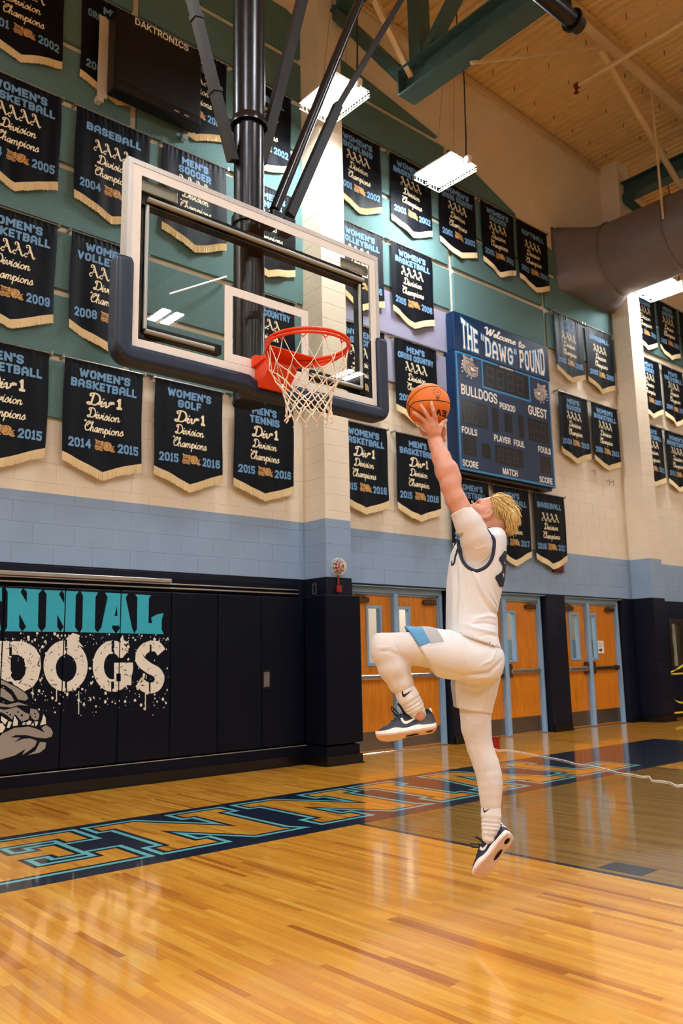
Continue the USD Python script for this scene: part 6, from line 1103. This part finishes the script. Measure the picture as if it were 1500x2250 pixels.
def shoe(heel, T_, N_, length, grey, side):
    """heel: back end of the sole; T_ heel to toe; N_ out of the sole; side = +1 when the camera sees the shoe's left."""
    T_ = np.asarray(T_, float); T_ = T_ / np.linalg.norm(T_); N_ = np.asarray(N_, float); N_ = N_ - T_ * (N_ @ T_); N_ /= np.linalg.norm(N_); U_ = -N_; S_ = np.cross(U_, T_); S_ = S_ if S_[1] > 0 else -S_
    Q = lambda s, l, h: heel + np.multiply.outer(np.asarray(s, float) * length, T_) + np.multiply.outer(np.asarray(l, float), S_) + np.multiply.outer(np.asarray(h, float), U_)
    ss = np.array([0, .02, .08, .18, .30, .42, .55, .68, .80, .90, .96, 1.0]); hw = np.array([.012, .026, .036, .039, .036, .035, .041, .0495, .0505, .042, .028, .008]); mid = np.array([0, 0, 0, 0, .001, .003, .004, .004, .002, -.002, -.005, -.006])
    top = np.array([.056, .098, .112, .104, .096, .108, .106, .082, .064, .054, .044, .028]); rocker = np.array([.012, .006, .0, .0, .002, .003, .001, 0, .003, .010, .018, .028])
    n, k = 48, 40; s = np.linspace(0, 1, n); s = .5 - .5 * np.cos(np.pi * s); g = lambda a: np.interp(s, ss, a)
    from scipy.interpolate import PchipInterpolator as PI_
    g = lambda a: PI_(ss, a)(s); W_, Mi, Tp, Ro = g(hw), g(mid), g(top), g(rocker); th = np.linspace(0, np.pi, k)
    # upper: dome sections standing on the midsole
    base = .020 + Ro; l = Mi[:, None] + (W_[:, None] - .002) * np.sign(np.cos(th)) * np.abs(np.cos(th)) ** .75 * (1 - .12 * np.sin(th)); h = base[:, None] + (np.maximum(Tp - base, .004)[:, None]) * np.sin(th) ** .8
    grid = Q(np.repeat(s[:, None], k, 1), l, h)
    def skin_(gr, flip=False):
        a, b = gr.shape[:2]; i, j = np.meshgrid(np.arange(a - 1), np.arange(b - 1), indexing='ij'); q = np.stack([i * b + j, (i + 1) * b + j, (i + 1) * b + j + 1, i * b + j + 1], -1).reshape(-1, 4); q = q[:, ::-1] if flip else q; m = trimesh.Trimesh(gr.reshape(-1, 3), np.vstack([q[:, [0, 1, 2]], q[:, [0, 2, 3]]]), process=False); return m
    up = skin_(grid); bot = skin_(np.stack([grid[:, 0], grid[:, -1]], 1), True); upper = cat(up, bot); c = grid.mean((0, 1))
    if ((upper.face_normals[:200] * (upper.triangles_center[:200] - c)).sum(1) < 0).mean() > .5: upper.invert()
    o = pobj('shoe', upper, 'shoe_navy', pl)
    def slab(o_up, o_dn, grow_u, grow_d, name, m_, s0=0, s1=1, wav=None):
        sel = (s >= s0) & (s <= s1); s2 = s[sel]; wu, wd = W_[sel] + grow_u, W_[sel] + grow_d; ring = []
        for wdt, hh in ((wu, o_up), (wd, o_dn)):
            zz = Ro[sel] + hh + (wav(s2) if (wav and hh == o_up) else 0); Lf, Rt = Q(s2, Mi[sel] + wdt, zz), Q(s2, Mi[sel] - wdt, zz); ring.append(np.vstack([Lf, Rt[::-1]]))
        r0, r1 = ring; kk = len(r0); i = np.arange(kk); j = (i + 1) % kk; side_f = np.vstack([np.column_stack([i, j, kk + j]), np.column_stack([i, kk + j, kk + i])]); half = kk // 2; a = np.arange(half - 1); b = kk - 1 - a; capf = np.vstack([np.column_stack([a, a + 1, b - 1]), np.column_stack([a, b - 1, b])])
        m = trimesh.Trimesh(np.vstack([r0, r1]), np.vstack([side_f, capf[:, ::-1], capf + kk]), process=False); m.fix_normals(); return pobj(name, m, m_, o, 35)
    wave = lambda s2: .010 * np.exp(-((s2 - .70) / .10) ** 2) + .007 * np.exp(-((s2 - .34) / .10) ** 2)
    slab(.020, .004, .0025, .003, 'midsole', 'shoe_white', wav=wave); slab(.004, -.004, .003, .0, 'outsole', 'outsole_pink')
    for cx, rx, ry in ((.13, .020, .0135), (.42, .036, .0105)):
        t_ = np.arange(24) * 2 * np.pi / 24; lat = (.0 if cx < .2 else -.008 * side); p = Q(cx + rx * np.cos(t_) / length, lat + ry * np.sin(t_), np.full(24, -.0048)); m = trimesh.Trimesh(np.vstack([p, p.mean(0)]), np.array([[i, (i + 1) % 24, 24] for i in range(24)]), process=False); m = cat(m, trimesh.Trimesh(m.vertices, m.faces[:, ::-1])); pobj('outsole_inset', m, 'lace_black', o, False)
    # side marks: cast on the upper
    sd = S_ * side; mk = lambda g, s0, h0, look_, name: decal(upper, g, Q(s0, 0, h0) + sd * .03, T_ * -1, U_, look_, o, name, sd * .93 + U_ * .35)
    sw = sc_(SWO, .125, .085); mk(sw, .57, .040, 'shoe_white', 'swoosh_mark')
    if grey:
        gp = Polygon(crom([(0, .0), (.02, .04), (.055, .056), (.085, .036), (.12, .008), (.1, .0)], 4)).buffer(0); v_ok = up.vertices; ti = up.triangles_center; sv = (ti - heel) @ T_ / length; hv = (ti - heel) @ U_; okf = (sv < .36 - (hv - .02) * 2.6) & (hv < .074); ov = up.vertices - Q(np.clip((up.vertices - heel) @ T_ / length, .09, 1), np.zeros(len(up.vertices)), np.full(len(up.vertices), .045)); ov /= np.linalg.norm(ov, axis=1, keepdims=True) + 1e-9; hm = trimesh.Trimesh(up.vertices + ov * .0022, up.faces[okf], process=False); pobj('heel_counter', hm, 'shoe_grey', o, True)
        r_ = random.Random(4)
        for q in range(9): mk(Point(0, 0).buffer(.0016 + .0012 * r_.random()), .10 + .014 * q + .005 * r_.random(), .058 - .003 * q + .006 * r_.random(), 'shoe_white', 'heel_script')
    pobj('heel_tab', trimesh.Trimesh(*(lambda b_: (Q(b_[:, 0], b_[:, 1], b_[:, 2]), trimesh.creation.box((1, 1, 1)).faces))(trimesh.creation.box((.05, .03, .022)).vertices + [.035, 0, .098]), process=False), 'shoe_white', o, False)
    if not grey: pobj('heel_patch', trimesh.Trimesh(*(lambda b_: (Q(b_[:, 0], b_[:, 1], b_[:, 2]), trimesh.creation.box((1, 1, 1)).faces))(trimesh.creation.box((.02, .026, .014)).vertices + [.0, .004, .062]), process=False), 'shoe_white', o, False)
    lc = []
    for q in range(5):
        s0 = .48 + .055 * q; hh = np.interp(s0, ss, top) + .001; lc.append(tube([Q(s0, l_, hh - .35 * abs(l_) ** 1.0 * .5 + (.002)) for l_ in np.linspace(-.026, .026, 7)], .0032, 6))
    for q, (dl, dh, ds) in enumerate(((.03, .045, .05), (-.02, .05, .02))): lc.append(tube(crom([Q(.54, 0, .104), Q(.57 + ds, dl * .5, .104 + dh * .8), Q(.57 + ds * 1.8, dl, .104 + dh), Q(.59 + ds * 1.5, dl * 1.1, .104 + dh * .4), Q(.56, 0, .104)], 5), .003, 6))
    lc.append(tube(crom([Q(.46, 0, .10), Q(.49, .01, .135), Q(.53, .012, .165)], 4), .006, 6))
    pobj('laces', cat(*lc), 'lace_black', o, 40)
    pobj('collar_rim', tube([Q(.26 + .21 * math.cos(t), .030 * math.sin(t), .103 + .008 * math.cos(2 * t) + .004 * math.cos(t)) for t in np.arange(24) * 2 * np.pi / 24], .006, 8, True), 'shoe_navy', o, True)
    return o
hl_, tl_ = J(960, 1602, .10), J(829, 1627, .14); shoe(hl_, tl_ - hl_, np.array([-.12, .40, -.90]), np.linalg.norm(tl_ - hl_), True, 1)
hr_, tr__ = J(1122, 1834, -.03), J(1048, 1934, -.09); shoe(hr_, tr__ - hr_, np.array([-.50, .84, -.22]), np.linalg.norm(tr__ - hr_), False, 1)

# ------------------------------------------------------------------ basketball
look('ball_orange', C(228, 116, 26), .55, bump=.5, bscale=420); look('ball_seam', C(28, 18, 14), .6); look('ball_print', C(120, 66, 24), .6)
bt = thing('basketball', 'orange basketball held up on the fingertips of both raised hands', 'basketball')
q = trimesh.creation.icosphere(5, BR); pobj('ball_cover', trimesh.Trimesh(q.vertices + BC, q.faces, process=False), 'ball_orange', bt)
bp = lambda cx, cy, back=False: (lambda p: p)(np.array([-(cx - 662) / 457.0, 0, -(cy - 570) / 457.0]))
def seam(pts, closed=False):
    out = []
    for p in crom(pts, 8, closed):
        x, z = -(p[0] - 662) / 457.0, -(p[1] - 572) / 457.0; r = math.hypot(x, z); s = p[2] if len(p) > 2 else 1
        if r > .999: x, z = x / r * .999, z / r * .999
        y = math.sqrt(max(0, 1 - x * x - z * z)) * (1 if s > 0 else -1); v_ = np.array([x, y, z]); out.append(BC + v_ / np.linalg.norm(v_) * (BR + .0003))
    return tube(out, .0021, 6, closed)
sm = [seam([(262, 800), (222, 600), (300, 480), (480, 345), (780, 266), (960, 300), (1085, 385), (1112, 500)]), seam([(262, 770), (250, 690), (280, 640), (340, 604), (480, 602), (700, 604), (900, 606), (1112, 588)]), seam([(222, 560), (240, 620), (300, 690), (420, 800), (560, 900), (720, 985), (800, 1010)])]
pobj('seams', cat(*sm), 'ball_seam', bt)
def on_front(g, cx, cy, name, m_, rot=0):
    v, f = fine(affinity.rotate(g, rot, origin=(0, 0)), .006); x, z = v[:, 0] - (cx - 662) / 457.0 * BR * 1.0, v[:, 1] - (cy - 572) / 457.0 * BR; x = -(cx - 662) / 457.0 * BR - v[:, 0]; y = np.sqrt(np.maximum(0, BR ** 2 - x * x - z * z)); p = np.column_stack([x, y, z]); p = p / np.linalg.norm(p, axis=1, keepdims=True) * (BR + .0006); pobj(name, trimesh.Trimesh(p + BC, f, process=False), m_, bt)
on_front(unary_union([Point(0, 0).buffer(.0225).difference(Point(0, 0).buffer(.0205)), Point(0, 0).buffer(.019).difference(Point(0, 0).buffer(.018)), sbox(-.003, -.004, .003, .004), sbox(-.012, -.001, -.006, .001), sbox(.006, -.001, .012, .001), sbox(-.011, -.036, .011, -.026), sbox(-.009, -.044, .009, -.038)]), 812, 425, 'round_stamp', 'ball_print')
on_front(block_text('EV', .028, .062, t=.26), 890, 775, 'maker_lettering', 'ball_seam', 180)
